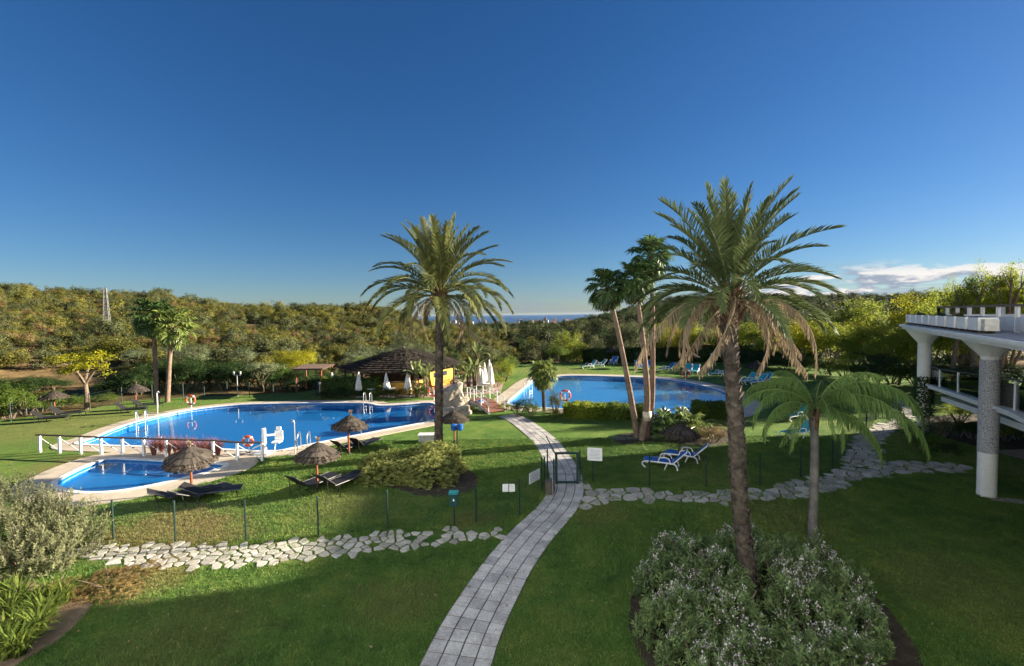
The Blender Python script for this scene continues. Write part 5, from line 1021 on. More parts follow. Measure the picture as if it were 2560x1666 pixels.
# arched footbridge
pa, pb = G(*z2(2225, 1300)), G(*z2(1900, 1205)); pa.z = pb.z = 0; dv = (pb-pa); Lb = dv.length; t = thing('footbridge', 'small arched footbridge with white post railings between the pools', 'bridge', ((pa+pb)/2), math.atan2(dv.y, dv.x))
def arch(x): return .10+.55*(1-(2*x/Lb)**2)
m = MB(); xs = [-Lb/2+Lb*i/24 for i in range(25)]
for s in (-.72, .72): m2 = MB(); m2.tube([(x, s, arch(x)-.1) for x in xs], .09, 6); m2.build('beam', 'concrete', t)
for i in range(24):
    x = (xs[i]+xs[i+1])/2; m = MB(); m.box((x, 0, arch(x)), (Lb/24*.93, 1.5, .05), Matrix.Rotation(-math.atan((arch(xs[i+1])-arch(xs[i]))/(Lb/24)), 3, 'Y')); m.build('plank', 'bridge_wood', t)
for s in (-.72, .72):
    for i in range(6): x = -Lb/2+.1+(Lb-.2)*i/5; m = MB(); m.tube([(x, s, arch(x)-.05), (x, s, arch(x)+.95)], .04, 8); m.build('post', 'white_paint', t)
    for hh in (.95, .55): m = MB(); m.tube([(x, s, arch(x)+hh) for x in xs], .025, 6); m.build('rail', 'white_paint', t)
# ------------------------------------------------------------------ fences
def mesh_panel(a, b, h, parent, step=.06):
    d = b-a; n = max(2, int(d.length/step)); m = MB()
    for i in range(1, n): p = a.lerp(b, i/n); m.bar((p.x, p.y, .05), (p.x, p.y, h), .0022)
    for k in range(7): z = .06+(h-.08)*k/6; m.bar((a.x, a.y, z), (b.x, b.y, z), .003)
    u = d.normalized(); s = Vector((u.y, -u.x, 0))
    return m.build('mesh_panel', 'fence_mesh', parent)
def fence(label, pts, h, group=None, step=.06, r=.03):
    t = thing('mesh_fence', label, 'fence', (0, 0, 0), 0, group)
    for p in pts: m = MB(); m.tube([(p.x, p.y, -.1), (p.x, p.y, h+.04)], r, 8); po = m.build('post', 'fence_green', t); m = MB(); m.lathe([(r*1.25, h+.03), (r*1.25, h+.05), (r*.5, h+.07)], 8, (p.x, p.y, 0)); m.build('cap', 'fence_green', po)
    for a, b in zip(pts, pts[1:]): mesh_panel(a, b, h, t, step)
    return t
g = 'green mesh fences'
fence('green wire mesh fence along the flagstone path with spaced posts', [G(*p) for p in [(150, 1346), z5(1048, 1292), z5(1618, 1304), z5(2268, 1300), z6(575, 1255), z6(1215, 1190), z6(2030, 1130), z7(70, 1070), z7(275, 830)]]+[G(1362, 1222)], 1.27, g)
fence('green wire mesh fence running from the gate above the wider flagstone path', [G(1450, 1204)]+[G(*p) for p in [z7(747, 760), z7(1268, 800), z7(1790, 810), z7(2285, 797), z8(300, 945), z8(592, 865), z8(690, 740)]]+[G(2165, 1085), G(2190, 1050), G(2215, 1020)], 1.27, g)
fence('green wire mesh fence behind the main pool lawn', [G(*p) for p in [z1(100, 1380), z1(480, 1320), z1(825, 1280), z1(1125, 1212), z1(1405, 1192), z1(1690, 1162), z1(1885, 1166), z1(2095, 1152), z1(2300, 1160), z2(160, 1150), z2(370, 1132), z2(575, 1140)]], 1.35, g, .12, .035)
# gate
ga, gb_ = G(1391, 1211), G(1444, 1211); t = thing('gate', 'dark green metal gate frame across the tiled path', 'gate', (0, 0, 0)); hh = 1.36
for q in (ga, gb_): m = MB(); m.box((q.x, q.y, hh/2), (.10, .10, hh)); m.build('post', 'fence_green', t)
m = MB(); m.bar((ga.x+.035, ga.y, hh-.03), (gb_.x-.035, gb_.y, hh-.03), .075); m.build('top_rail', 'fence_green', t)
m = MB(); m.bar((ga.x+.035, ga.y, .09), (gb_.x-.035, gb_.y, .09), .075); m.build('bottom_rail', 'fence_green', t)
m = MB(); m.box((gb_.x-.02, gb_.y-.06, .75), (.08, .05, .16)); m.build('lock_box', 'fence_green', t)
mesh_panel(Vector((ga.x+.04, ga.y, 0)), Vector((gb_.x-.04, gb_.y, 0)), hh-.06, t, .05)
g2_ = G(1367, 1163); m = MB(); m.bar((g2_.x, g2_.y+.2, hh-.03), (ga.x-.05, ga.y, hh-.03), .04); m.build('side_rail', 'fence_green', t)
for (px, yb) in ((1369, 1200), (1385, 1231)): q = G(px, yb); m = MB(); m.tube([(q.x, q.y, -.1), (q.x, q.y, hh)], .03, 8); m.build('side_post', 'fence_green', t)
# notice boards and signs
def board(label, c, w, h, rz, mat='white_paint', post=None, lines=0, group='notice boards'):
    t = thing('notice_board', label, 'sign', (c[0], c[1], 0), rz, group); m = MB(); m.box((0, 0, c[2]), (w, .02, h)); bd = m.build('panel', mat, t)
    for k in range(lines): m = MB(); m.box((rnd.uniform(-.02, .02), -.0125, c[2]+h*.33-h*.66*k/max(1, lines-1)), (w*rnd.uniform(.55, .78), .003, h*.03)); m.build('text_line', 'sign_text', bd)
    if post: m = MB(); m.tube([(0, .03, -.1), (0, .03, c[2]+h*.3)], .022, 8); m.build('post', post, t)
    return t
rnd = random.Random(3)
q = G(1482, 1206); c = AT(1487, 1136, q.y-.08); board('big white notice board on the mesh fence beyond the gate', (c.x, c.y, c.z), .62, .55, -.25, lines=7)
q = G(1345, 1238); c = AT(1338, 1190, q.y); board('white notice board set at an angle on the fence before the gate', (c.x-.03, c.y-.05, c.z), .75, .42, .95, lines=5)
for px, lab in ((1263.5, 'small white notice, first of two side by side on the fence'), (1280, 'small white notice, second of two side by side on the fence')):
    q = G(1270, 1296); c = AT(px, 1220, q.y-.06); board(lab, (c.x, c.y, c.z), .20, .27, .1, lines=4)
q = G(*z2(975, 1520)); c = AT(*z2(965, 1420), q.y); board('square white pool rules sign on a thin post at the main pool edge', (c.x, c.y, c.z), .50, .40, 0, post='grey_metal', lines=4)
# waste bins
q = G(*z6(1832, 1150)); t = thing('waste_bag_dispenser', 'dark green waste bin with teal lid and white emblem on a thin post', 'bin', (q.x, q.y-.1, 0), 0)
m = MB(); m.tube([(0, 0, -.1), (0, 0, .75)], .025, 8); m.build('post', 'fence_green', t); m = MB(); m.box((0, 0, .93), (.27, .2, .42)); m.build('body', 'bin_green', t); m = MB(); m.box((0, -.02, 1.17), (.31, .26, .07)); m.build('lid', 'lid_teal', t)
m = MB(); m.prism([(-.03, -.03), (.035, -.03), (.035, .0), (.01, .035), (0, .07), (-.02, .02)], 0, .004); o = m.build('emblem', 'white_paint', t, (0, -.102, .93)); o.rotation_euler = (R(90), 0, 0)
q = G(*z7(345, 870)); t = thing('litter_bin', 'grey-brown ribbed litter bin beside the gate post', 'bin', (q.x, q.y, 0)); m = MB(); n = 18
m.lathe([(.15, 0), (.165, .05), (.17, .5), (.18, .52), (.18, .56), (.13, .57)], 18); m.build('body', 'bin_grey', t)
for k in range(14): a = 6.283*k/14; mm = MB(); mm.box((math.cos(a)*.172, math.sin(a)*.172, .27), (.02, .035, .44), Matrix.Rotation(a, 3, 'Z')); mm.build('slat', 'bin_grey', t)
m = MB(); m.bar((.12, -.16, 0), (.12, -.16, .75), .03); m.build('post', 'grey_metal', t)
# blue pair of boxes on a post under a parasol
q = G(*z6(1857, 455)); t = thing('post_boxes', 'pair of bright blue boxes on a dark post under the thatched parasol', 'box', (q.x, q.y, 0))
m = MB(); m.tube([(0, 0, -.1), (0, 0, 1.15)], .035, 8); m.build('post', 'dark_frame', t)
for x in (-.17, .17): m = MB(); m.lathe([(.10, 1.02), (.15, 1.10), (.16, 1.32), (.12, 1.36), (.03, 1.37)], 14, (x, -.03, 0)); m.build('box', 'sign_blue', t, smooth=False)
m = MB(); m.box((0, 0, 1.2), (.3, .06, .06)); m.build('bracket', 'dark_frame', t)
# white rail fence between the pools
t = thing('rail_fence', 'white post fence with a dark brown top rail between the two pools', 'fence'); wp = [G(*z5(x, y)) for x, y in ((370, 482), (552, 490), (747, 499), (935, 509), (1131, 515), (1330, 523), (1535, 531), (1750, 538), (1968, 545), (2190, 565))]+[G(*z6(60, 570))]
RH = .92
for p in wp: m = MB(); m.box((p.x, p.y, RH/2), (.10, .10, RH)); m.build('post', 'white_paint', t)
ext = wp[0]+(wp[0]-wp[1])*.15; pl = [ext]+wp
for a, b in zip(pl, pl[1:]): m = MB(); m.bar((a.x, a.y, RH+.035), (b.x, b.y, RH+.035), .13, .06); m.build('top_rail', 'brown_rail', t)
for a, b in zip(wp, wp[1:]):
    u = (b-a).normalized(); s = Vector((u.y, -u.x, 0))*.012
    m = MB(); m.tube([(a.x+u.x*.05, a.y+u.y*.05, RH-.12), (b.x-u.x*.05, b.y-u.y*.05, .12)], .022, 6); br = m.build('brace', 'white_paint', t); c = (a+b)/2
    m = MB(); m.lathe([(.01, -.04), (.045, -.03), (.045, .03), (.01, .04)], 8, (c.x, c.y, RH/2)); m.build('boss', 'brown_rail', br)
# ------------------------------------------------------------------ thatched parasols
def straw_canopy(seed, Rr=.89, z0=1.42, z1=1.90):
    rg = np.random.default_rng(seed); V = []; vals = []
    for ring, (ra, rb_, k) in enumerate([(1.0, .55, 120), (.78, .30, 90), (.52, .10, 60), (.30, .0, 36)]):
        for i in range(k):
            a = 6.2832*(i+rg.uniform(-.4, .4))/k; w = 6.2832/k*.9; f0 = ra*rg.uniform(.96, 1.04); f1 = rb_
            def P(f, aa): 
                rr_ = Rr*f; z = z0+(z1-z0)*(1-f)**.85+.012*(3-ring)*-1+.02*ring; return [rr_*math.cos(aa), rr_*math.sin(aa), z-(.05 if f > .95 else 0)*rg.uniform(0, 1.5)]
            V.append([P(f0, a-w), P(f0, a+w), P(max(f1, .02), a+w), P(max(f1, .02), a-w)]); vals.append(rg.random())
    return quads('canopy', np.array(V), vals)
CAN = [straw_canopy(i) for i in range(3)]
def tuft_top(seed):
    rg = np.random.default_rng(seed); V = []; n = 40
    for i in range(n):
        a = rg.uniform(0, 6.28); o = np.array([math.cos(a), math.sin(a), 0]); s = np.array([-o[1], o[0], 0])*.012; b = o*.035+np.array([0, 0, 1.84]); mid = b+o*.0+np.array([0, 0, .16]); e = mid+o*rg.uniform(.02, .10)+np.array([0, 0, rg.uniform(.10, .20)]); V += [[b-s, b+s, mid+s, mid-s], [mid-s, mid+s, e+s*.3, e-s*.3]]
    return quads('tuft', np.array(V), rg.random(len(V)))
TUF = [tuft_top(i) for i in range(2)]
par = []
def parasol(label, px, py, s=1.0, tuftup=True, rz=0.0, tilt=(0, 0), pole='pole_wood', group='thatched parasols'):
    q = G(px, py); k = len(par); par.append(1); t = thing('thatched_parasol', label, 'parasol', (q.x, q.y, 0), rz+k, group); t.scale = (s,)*3
    m = MB(); m.tube([(0, 0, -.15), (0, 0, 1.86)], [.05, .04], 10); m.build('pole', pole, t)
    c = link('canopy', CAN[k % 3], 'thatch_straw', t); c.rotation_euler = (tilt[0]+rnd.uniform(-.05, .05), tilt[1]+rnd.uniform(-.05, .05), 0); c.scale = (1, 1, rnd.uniform(.94, 1.03))
    m = MB()
    for i in range(8): a = .785*i; m.tube([(0, 0, 1.78), (math.cos(a)*.85, math.sin(a)*.85, 1.44)], .014, 5)
    m.torus((0, 0, 1.46), .83, .014, 'Z', 24, 5); m.build('ribs', 'dark_wood', c); ch = MB(); ch.lathe([(.075, 0), (.06, .2)], 10); ch.build('foot_sleeve', 'dark_frame', t)
    if tuftup: link('tuft', TUF[k % 2], 'lf_dead', c)
    return t
parasol('thatched parasol with an orange-brown pole shading two black loungers by the mesh fence', *z6(566, 830), s=1.03)
parasol('thatched parasol at the main pool edge beside the white rules sign', *z6(858, 510), s=1.05)
parasol('thatched parasol, tilted, near the children pool over three black loungers', *z5(1768, 862), s=1.05, tilt=(.02, -.16))
parasol('thatched parasol farthest along the back fence, under the yellow tree', *z1(507, 1335), s=1.02)
parasol('thatched parasol before the pair of fan palms on the back lawn', *z1(1256, 1262), s=1.02)
q = G(*z6(1857, 455)); parasol('thatched parasol over the blue boxes behind the date palm stem', *z6(1830, 400), s=1.0, tuftup=False)
parasol('smooth grey parasol over the blue and white loungers', *z7(1541, 560), s=1.0, tuftup=False, pole='dark_wood')
parasol('thatched parasol half hidden behind the queen palm', *z8(250, 395), s=1.0, tuftup=False)
for (x, y, lab) in [(1655, 905, 'small far parasol over the teal loungers behind the far pool'), (2255, 1010, 'small far parasol by the white loungers beyond the date palm'), (925, 838, 'small far parasol before the trimmed dark hedge'), (1210, 880, 'small far parasol between the slender fan palm stems')]:
    parasol(lab, *z3(x, y), s=1.15, tuftup=False, pole='dark_wood')
# ------------------------------------------------------------------ loungers
def make_dark_lounger(back=42):
    t = thing('sun_lounger', 'x', 'sun lounger'); L_, W_, H_ = 1.45, .64, .33
    for s in (-1, 1): m = MB(); m.tube([(-.05, s*W_/2, H_), (L_, s*W_/2, H_)], .022, 6); m.build('side_rail', 'dark_frame', t)
    for x in (.12, L_-.12):
        for s in (-1, 1): m = MB(); m.tube([(x, s*W_/2, H_), (x+(.06 if x > .5 else -.06), s*W_/2, 0)], .02, 6); m.build('leg', 'dark_frame', t)
    m = MB(); m.box((L_/2, 0, H_+.005), (L_, W_-.04, .018)); m.build('seat', 'dark_sling', t)
    a = R(back); e = Vector((-.72*math.cos(a), 0, .72*math.sin(a))); m = MB(); c = Vector((0, 0, H_+.01)); m.box(c+e/2, (.72, W_-.04, .02), Matrix.Rotation(a, 3, 'Y')); bk = m.build('backrest', 'dark_sling', t)
    m = MB()
    for s in (-1, 1): m.tube([c+Vector((0, s*W_/2, 0)), c+e+Vector((0, s*W_/2, 0))], .02, 6)
    m.tube([c+e+Vector((0, -W_/2, 0)), c+e+Vector((0, W_/2, 0))], .02, 6); m.build('back_frame', 'dark_frame', bk)
    for s in (-1, 1): m = MB(); m.tube([c+e*.7+Vector((0, s*W_/2*.9, 0)), (-.32, s*W_/2*.9, .02)], .014, 6); m.build('back_strut', 'dark_frame', t)
    return t
def make_resin_lounger(fab, back=45):
    t = thing('sun_lounger', 'x', 'sun lounger'); L_, W_, H_ = 1.35, .66, .32
    for s in (-1, 1):
        m = MB(); m.tube(catmull([Vector((-.15, s*W_/2, .05)), Vector((-.05, s*W_/2, .3)), Vector((.4, s*W_/2, H_+.02)), Vector((L_-.1, s*W_/2, H_)), Vector((L_+.05, s*W_/2, .18)), Vector((L_-.1, s*W_/2, .03))], 4), .035, 7); m.build('side_frame', 'white_paint', t)
        m = MB(); m.tube(catmull([Vector((.15, s*W_/2, .3)), Vector((.25, s*W_/2, .55)), Vector((.6, s*W_/2, .55)), Vector((.7, s*W_/2, .3))], 4), .028, 6); m.build('armrest', 'white_paint', t)
        m = MB(); m.tube([(.3, s*W_/2, .3), (.42, s*W_/2, 0)], .03, 6); m.build('leg', 'white_paint', t)
    for i in range(7): x = .1+i*.19; m = MB(); m.box((x, 0, H_), (.09, W_-.06, .02)); m.build('slat', 'white_paint', t)
    m = MB(); m.box((L_/2+.05, 0, H_+.04), (L_-.1, W_-.1, .05)); m.build('cushion', fab, t)
    a = R(back); e = Vector((-.78*math.cos(a), 0, .78*math.sin(a))); c = Vector((.05, 0, H_+.03)); m = MB(); m.box(c+e/2, (.78, W_-.1, .05), Matrix.Rotation(a, 3, 'Y')); bk = m.build('backrest', fab, t)
    m = MB()
    for s in (-1, 1): m.tube([c+Vector((0, s*W_/2, -.02)), c+e*1.04+Vector((0, s*W_/2, -.02))], .03, 6)
    m.tube([c+e*1.04+Vector((0, -W_/2, -.02)), c+e*1.04+Vector((0, W_/2, -.02))], .03, 6); m.build('back_frame', 'white_paint', bk); return t
dl, du = make_dark_lounger(), []; dl2, du2 = make_dark_lounger(28), []
gk = 'black loungers on the main pool lawn'
def put(proto, used, px, py, rz, lab, g, s=1.0): q = G(px, py); place(proto, used, (q.x, q.y, 0.0), R(rz), lab, g, s)
put(dl, du, *z1(395, 1385), 25, 'black sling lounger beside the parasol under the yellow tree, on its open side', gk); put(dl, du, *z1(560, 1345), 15, 'black sling lounger between the parasol and the yellow tree', gk)
put(dl, du, *z1(1150, 1300), 20, 'black sling lounger on the open side of the parasol before the fan palms', gk); put(dl, du, *z1(1300, 1265), 15, 'black sling lounger between that parasol and the pair of fan palms', gk)
put(dl2, du2, *z5(1560, 960), 40, 'black lounger with low backrest next to the fence post near the children pool', gk); put(dl2, du2, *z5(1760, 960), 62, 'black lounger with pale towel end in the middle of the three near the children pool', gk); put(dl2, du2, *z5(1850, 920), 18, 'black lounger stretched out flat beyond the tilted parasol', gk)
put(dl, du, *z6(440, 870), 62, 'black lounger with raised back on the open side of the orange-brown pole', gk, 1.1); put(dl, du, *z6(690, 855), 60, 'black lounger with raised back between the orange-brown pole and the clipped bush', gk, 1.1)
put(dl, du, *z6(800, 500), 60, 'black lounger beside the parasol at the rules sign, pool side', gk); put(dl, du, *z6(955, 470), 65, 'black lounger beyond the parasol at the rules sign, bush side', gk)
bl, bu = make_resin_lounger('blue_fabric'), []; tl, tu = make_resin_lounger('teal_fabric'), []
put(bl, bu, *z7(1500, 640), 155, 'white resin lounger with blue cushion lying lower, beside the mesh fence', 'blue and white loungers', 1.0); put(bl, bu, *z7(1690, 575), 150, 'white resin lounger with blue cushion and raised back under the grey parasol', 'blue and white loungers', 1.0)
gf = 'loungers round the far pool'
for (x, y, rz, lab, pr) in [(735, 888, 200, 'teal lounger before the trimmed hedge, next to the lawn end', 't'), (830, 878, 195, 'teal lounger before the trimmed hedge, second in the row', 't'), (945, 850, 240, 'blue lounger close to the trimmed dark hedge', 'b'), (1165, 892, 265, 'blue lounger behind the leaning fan palm stem', 'b'), (1260, 892, 265, 'blue lounger behind the straight fan palm stem', 'b'), (1455, 915, 190, 'blue and white lounger behind the far pool with raised back', 'b'), (1630, 930, 250, 'teal lounger with raised back beside the red life ring', 't'), (1695, 935, 240, 'second teal lounger beside the red life ring', 't'), (1950, 962, 180, 'teal lounger just past the date palm stem', 't'), (2200, 1025, 200, 'white and teal lounger beyond the date palm', 't'), (2290, 1040, 200, 'second white and teal lounger beyond the date palm', 't'), (2340, 1025, 200, 'third white and teal lounger beyond the date palm', 't')]:
    put(bl if pr == 'b' else tl, bu if pr == 'b' else tu, *z3(x, y), rz, lab, gf, 1.12)
for (x, y, rz, lab) in [(300, 400, 200, 'teal lounger half hidden behind the queen palm stem'), (330, 560, 195, 'white lounger in front of the teal one behind the queen palm')]: put(tl, tu, *z8(x, y), rz, lab, gf)
# ------------------------------------------------------------------ poolside fittings
def life_ring(label, px, py, ring_px, ring_py, r=.33, post=True, rz=0.0):
    q = G(px, py); c = AT(ring_px, ring_py, q.y); t = thing('life_ring_stand', label, 'life ring', (q.x, q.y, 0), rz, 'life rings')
    m = MB(); m.torus((c.x-q.x, 0, c.z), r, .075, 'Y', 28, 8); rg_ = m.build('ring', 'ring_red', t, smooth=True)
    for k in range(4):
        a = .785+1.571*k; m = MB(); pts = [(c.x-q.x+(r)*math.cos(a+d), 0, c.z+r*math.sin(a+d)) for d in (-.16, 0, .16)]; m.tube(pts, .081, 8); m.build('band', 'ring_white', rg_)
    m = MB(); m.tube([(0, .09, -.05), (0, .09, c.z+.1)], .03, 8); m.build('post', 'white_paint', t); return t
life_ring('orange life ring on a white post at the far edge of the main pool', *z1(1758, 1290), *z1(1755, 1180), .34)
life_ring('red life ring on a post beside the pool lift', *z5(2290, 500), *z5(2285, 380), .24)
life_ring('red life ring on a post behind the ball-shaped shrub at the far pool', *z3(490, 1215), *z3(490, 1140), .40)
life_ring('red and white life ring on a post across the far pool', *z3(1602, 1005), *z3(1602, 935), .40)
life_ring('red life ring by the boulders beside the palm stem', *z2(1640, 1190), *z2(1632, 1100), .38)
# pool lift
q = G(*z6(70, 500)); t = thing('pool_lift', 'white pool lift with seat beside the life ring', 'pool lift', (q.x, q.y, 0.03), 0)
m = MB(); m.box((0, 0, .05), (.7, .6, .1)); m.build('base', 'white_paint', t); m = MB(); m.box((0.05, 0, .72), (.16, .2, 1.24), taper=.85); m.build('column', 'white_paint', t)
m = MB(); m.bar((.05, 0, .95), (.55, .25, .95), .09); m.build('arm', 'white_paint', t); m = MB(); m.box((.6, .25, .55), (.42, .4, .07)); m.build('seat', 'white_paint', t); m = MB(); m.box((.6, .46, .85), (.42, .06, .5)); m.build('backrest', 'white_paint', t); m = MB(); m.box((.6, .46, 1.22), (.24, .07, .16)); m.build('headrest', 'white_paint', t)
m = MB(); m.tube([(-.05, 0, .5), (-.6, .05, .25)], .03, 6); m.build('lever', 'white_paint', t); m = MB(); m.tube([(.6, .1, .5), (.62, -.1, .12)], .025, 6); m.build('footrest', 'white_paint', t)
# showers
for (x, yb, yt, lab) in [(362, 505, 190, 'slim steel poolside shower post in front of the main pool')]:
    q = G(*z6(x, yb)); h = AT(*z6(x, yt), q.y).z; t = thing('shower', lab, 'shower', (q.x, q.y, 0)); m = MB(); m.tube([(0, 0, 0), (0, 0, h-.15), (-.04, .02, h), (-.18, .08, h+.02)], .03, 8); m.build('pipe', 'grey_metal', t); m = MB(); m.lathe([(.03, h-.04), (.08, h-.06), (.08, h-.08)], 12, (-.2, .08, 0)); m.build('shower_head', 'steel', t); m = MB(); m.box((0, 0, .03), (.5, .5, .06)); m.build('tray', 'deck_stone', t)
q = G(*z1(1455, 1310)); t = thing('shower', 'white shower post at the far edge of the main pool by the fan palms', 'shower', (q.x, q.y, 0)); h = AT(*z1(1455, 1110), q.y).z; m = MB(); m.tube([(0, 0, 0), (0, 0, h), (.12, 0, h+.04)], .04, 8); m.build('pipe', 'white_paint', t); m = MB(); m.lathe([(.03, h+.03), (.08, h), (.08, h-.02)], 12, (.14, 0, 0)); m.build('shower_head', 'steel', t); m = MB(); m.box((0, -.2, .02), (1.6, 1.0, .06)); m.build('tray', 'deck_stone', t)
# ladders
def ladder(label, px, py, rz):
    q = G(px, py); t = thing('pool_ladder', label, 'ladder', (q.x, q.y, 0), rz, 'pool ladders')
    for s in (-.25, .25): m = MB(); m.tube(catmull([Vector((s, .45, .03)), Vector((s, .42, .7)), Vector((s, .15, .9)), Vector((s, -.12, .7)), Vector((s, -.15, -.6))], 5), .03, 8); m.build('handrail', 'steel', t, smooth=True)
    for z in (-.2, -.45): m = MB(); m.tube([(-.25, -.15, z), (.25, -.15, z)], .025, 6); m.build('rung', 'steel', t)
ladder('steel pool ladder on the far edge of the main pool before the pavilion', *z2(1025, 1215), .0); ladder('steel pool ladder on the curved far end of the main pool', *z1(1300, 1400), .5); ladder('steel pool ladder on the near edge of the main pool by the shower', *z6(450, 440), 3.3); ladder('steel pool ladder at the near corner of the far pool', *z3(160, 1080), 1.0)
# lamp posts
def lamp(label, px, py, top, arms):
    q = G(px, py); h = AT(px, top, q.y).z; t = thing('lamp_post', label, 'lamp', (q.x, q.y, 0), 0, 'lamp posts'); m = MB(); m.tube([(0, 0, 0), (0, 0, h-.2)], [.05, .035], 8); m.build('pole', 'grey_metal', t)
    for x in arms: m = MB(); m.lathe([(.04, h-.18), (.09, h-.10), (.09, h+.05), (.13, h+.07), (.03, h+.13)], 12, (x, 0, 0)); m.build('lantern', 'lantern', t)
    if len(arms) > 1: m = MB(); m.bar((arms[0], 0, h-.25), (arms[-1], 0, h-.25), .04); m.build('cross_arm', 'grey_metal', t)
lamp('twin-headed garden lamp by the back fence', *z1(2192, 1150), z1(0, 930)[1], (-.3, .3)); lamp('single garden lamp by the pavilion hedge', *z2(590, 1165), z2(0, 1030)[1], (0,)); lamp('single garden lamp beyond the date palm on the far lawn', *z3(1835, 915), z3(0, 760)[1], (0,))
# low white bench-like box by the palm stem
q = G(*z6(1600, 385)); m = MB(); m.box((0, 0, .2), (1.15, .5, .4)); m2 = thing('pool_box', 'low pale blue-grey box on the lawn behind the clipped bush', 'box', (q.x, q.y, 0)); m.build('body', 'concrete', m2); m = MB(); m.box((0, 0, .425), (1.25, .58, .045)); m.build('lid', 'far_white', m2)
q = G(*z2(2070, 1275)); m2 = thing('planter_bin', 'pale blue-white cylindrical bin beside the footbridge', 'bin', (q.x, q.y, 0)); m = MB(); m.lathe([(.2, 0), (.24, .6), (.26, .62), (.26, .68)], 16); m.build('body', 'far_white', m2); m = MB(); m.lathe([(.24, .68), (.16, .78), (.02, .8)], 16); m.build('lid', 'sign_blue', m2)
# ------------------------------------------------------------------ terrace building
ZR = 6.05                                                            # underside of the roof slab
def gz(x, y, z): q = G(x, y, z); return Vector((q.x, q.y, 0))
c1 = G(2466, 1240); c2 = G(2312, 1083); c1.z = c2.z = 0
tb = thing('terrace_building', 'white two-level terrace building with flared round columns and roof garden', 'building')
U = (c1-c2).normalized(); V_ = Vector((U.y, -U.x, 0))                # U runs towards the camera along the front, V_ points away from the lawn
if V_.x < 0: V_ = -V_
def bp(u, v): return c2+U*u+V_*v
def slab(name, u0, u1, v0, v1, za, zb, mat, corner=1.2, parent=None):
    pts = []
    for k in range(7): a = math.pi/2*k/6; pts.append(bp(u0+corner*(1-math.sin(a)), v0+corner*(1-math.cos(a))))
    pts = [bp(u0, v1)]+pts[::-1][::-1] if False else [bp(u0+corner*(1-math.cos(math.pi/2*k/6)), v0+corner*(1-math.sin(math.pi/2*k/6))) for k in range(7)]
    pts = [bp(u0, v1)]+pts+[bp(u1, v0), bp(u1, v1)]
    lp = area_fix([Vector((p.x, p.y, 0)) for p in pts]); m = MB(); m.prism(lp, za, zb); return m.build(name, mat, parent or tb)
span = (c1-c2).length
slab('roof_slab', -1.3, span+14, -1.1, 14, ZR, ZR+.14, 'white_render'); slab('roof_edge', -1.45, span+14, -1.25, 14, ZR+.142, ZR+.24, 'white_render', 1.3); slab('roof_gravel', -1.2, span+14, -1.0, 14, ZR+.2405, ZR+.26, 'concrete')
DZ = 3.42
def dz(u): return 2.72+(3.5-2.72)*min(1.15, max(0, u/span))      # the deck ramps gently up along the front
def ramp_slab(name, u0, u1, v0, v1, lo, hi, mat):
    us = [u0, span*1.15, u1]; m = MB(); V = []
    for u in us:
        for v in (v0, v1):
            p = bp(u, v); V += [(p.x, p.y, dz(u)+lo), (p.x, p.y, dz(u)+hi)]
    F = []
    for i in range(2):
        o = 4*i; F += [(o+1, o+5, o+7, o+3), (o, o+2, o+6, o+4), (o, o+4, o+5, o+1), (o+2, o+3, o+7, o+6)]
    F += [(0, 1, 3, 2), (8, 10, 11, 9)]; m.add(V, F); return m.build(name, mat, tb)
ramp_slab('deck_slab', -1.9, span+14, .12, 14, -.22, -.02, 'white_render'); ramp_slab('deck_edge', -2.0, span+14, .02, 14, -.1, 0, 'white_paint')
ramp_slab('deck_floor', -1.6, span+14, .4, 13.8, .001, .012, 'cream_render'); ramp_slab('lower_beam', .3, span+14, .6, 1.0, -.75, -.5, 'white_paint')
def column(u, v, z0, z1, r, flare, mats, cone=.85):
    p = bp(u, v); m = MB(); m.lathe([(r*1.04, z0-.05), (r, z0+.1), (r, z1-cone)], 24, (p.x, p.y, 0)); col = m.build('column', mats[0], tb, smooth=False)
    m = MB(); m.lathe([(r*1.01, z1-cone), (flare, z1-.02), (flare, z1-.001)], 24, (p.x, p.y, 0)); m.build('capital', mats[1], col); return col, p
cA, pA = column(span, 0, 0, ZR, .285, .86, ('white_render', 'white_render'), .68)
m = MB(); m.lathe([(.29, 1.7), (.298, 1.72), (.298, 5.2), (.29, 5.25)], 28, (pA.x, pA.y, 0)); m.build('stone_cladding', 'speckled_cladding', cA)
cB, pB = column(-.6, .0, 0, ZR, .31, .92, ('white_render', 'white_render'), .85)
column(span*.5, 7.5, 0, ZR, .3, .9, ('white_render', 'white_render'), .8); column(span+6, 0, 0, ZR, .285, .86, ('white_render', 'white_render'), .68)
# ivy on the farther column foot
rg = np.random.default_rng(19); n = 2600; a = rg.uniform(0, 6.28, n); z = rg.uniform(.9, DZ-.2, n); rr_ = .40+np.abs(rg.normal(0, .07, n)); P = np.stack([np.cos(a)*rr_, np.sin(a)*rr_, z], 1); nr = np.stack([np.cos(a), np.sin(a), .3+0*a], 1)
o = link('ivy', quads('ivy', leaf_quads(P, unit(np.cross(nr, rvec(rg, n))), unit(nr+rg.normal(size=(n, 3))*.4), np.full(n, .10), np.full(n, .07)), rg.random(n)), 'lf_ivy', None, (pB.x, pB.y, 0)); tag(o, 'dark ivy climbing the foot of the farther terrace column', 'ivy')
# back wall of the upper level and inner parapet
m = MB(); a, b2 = bp(-.2, 9.5), bp(span+14, 9.5); m.bar((a.x, a.y, (DZ+ZR)/2-.7), (b2.x, b2.y, (DZ+ZR)/2-.7), .2, 1.1); m.build('back_parapet', 'cream_render', tb)
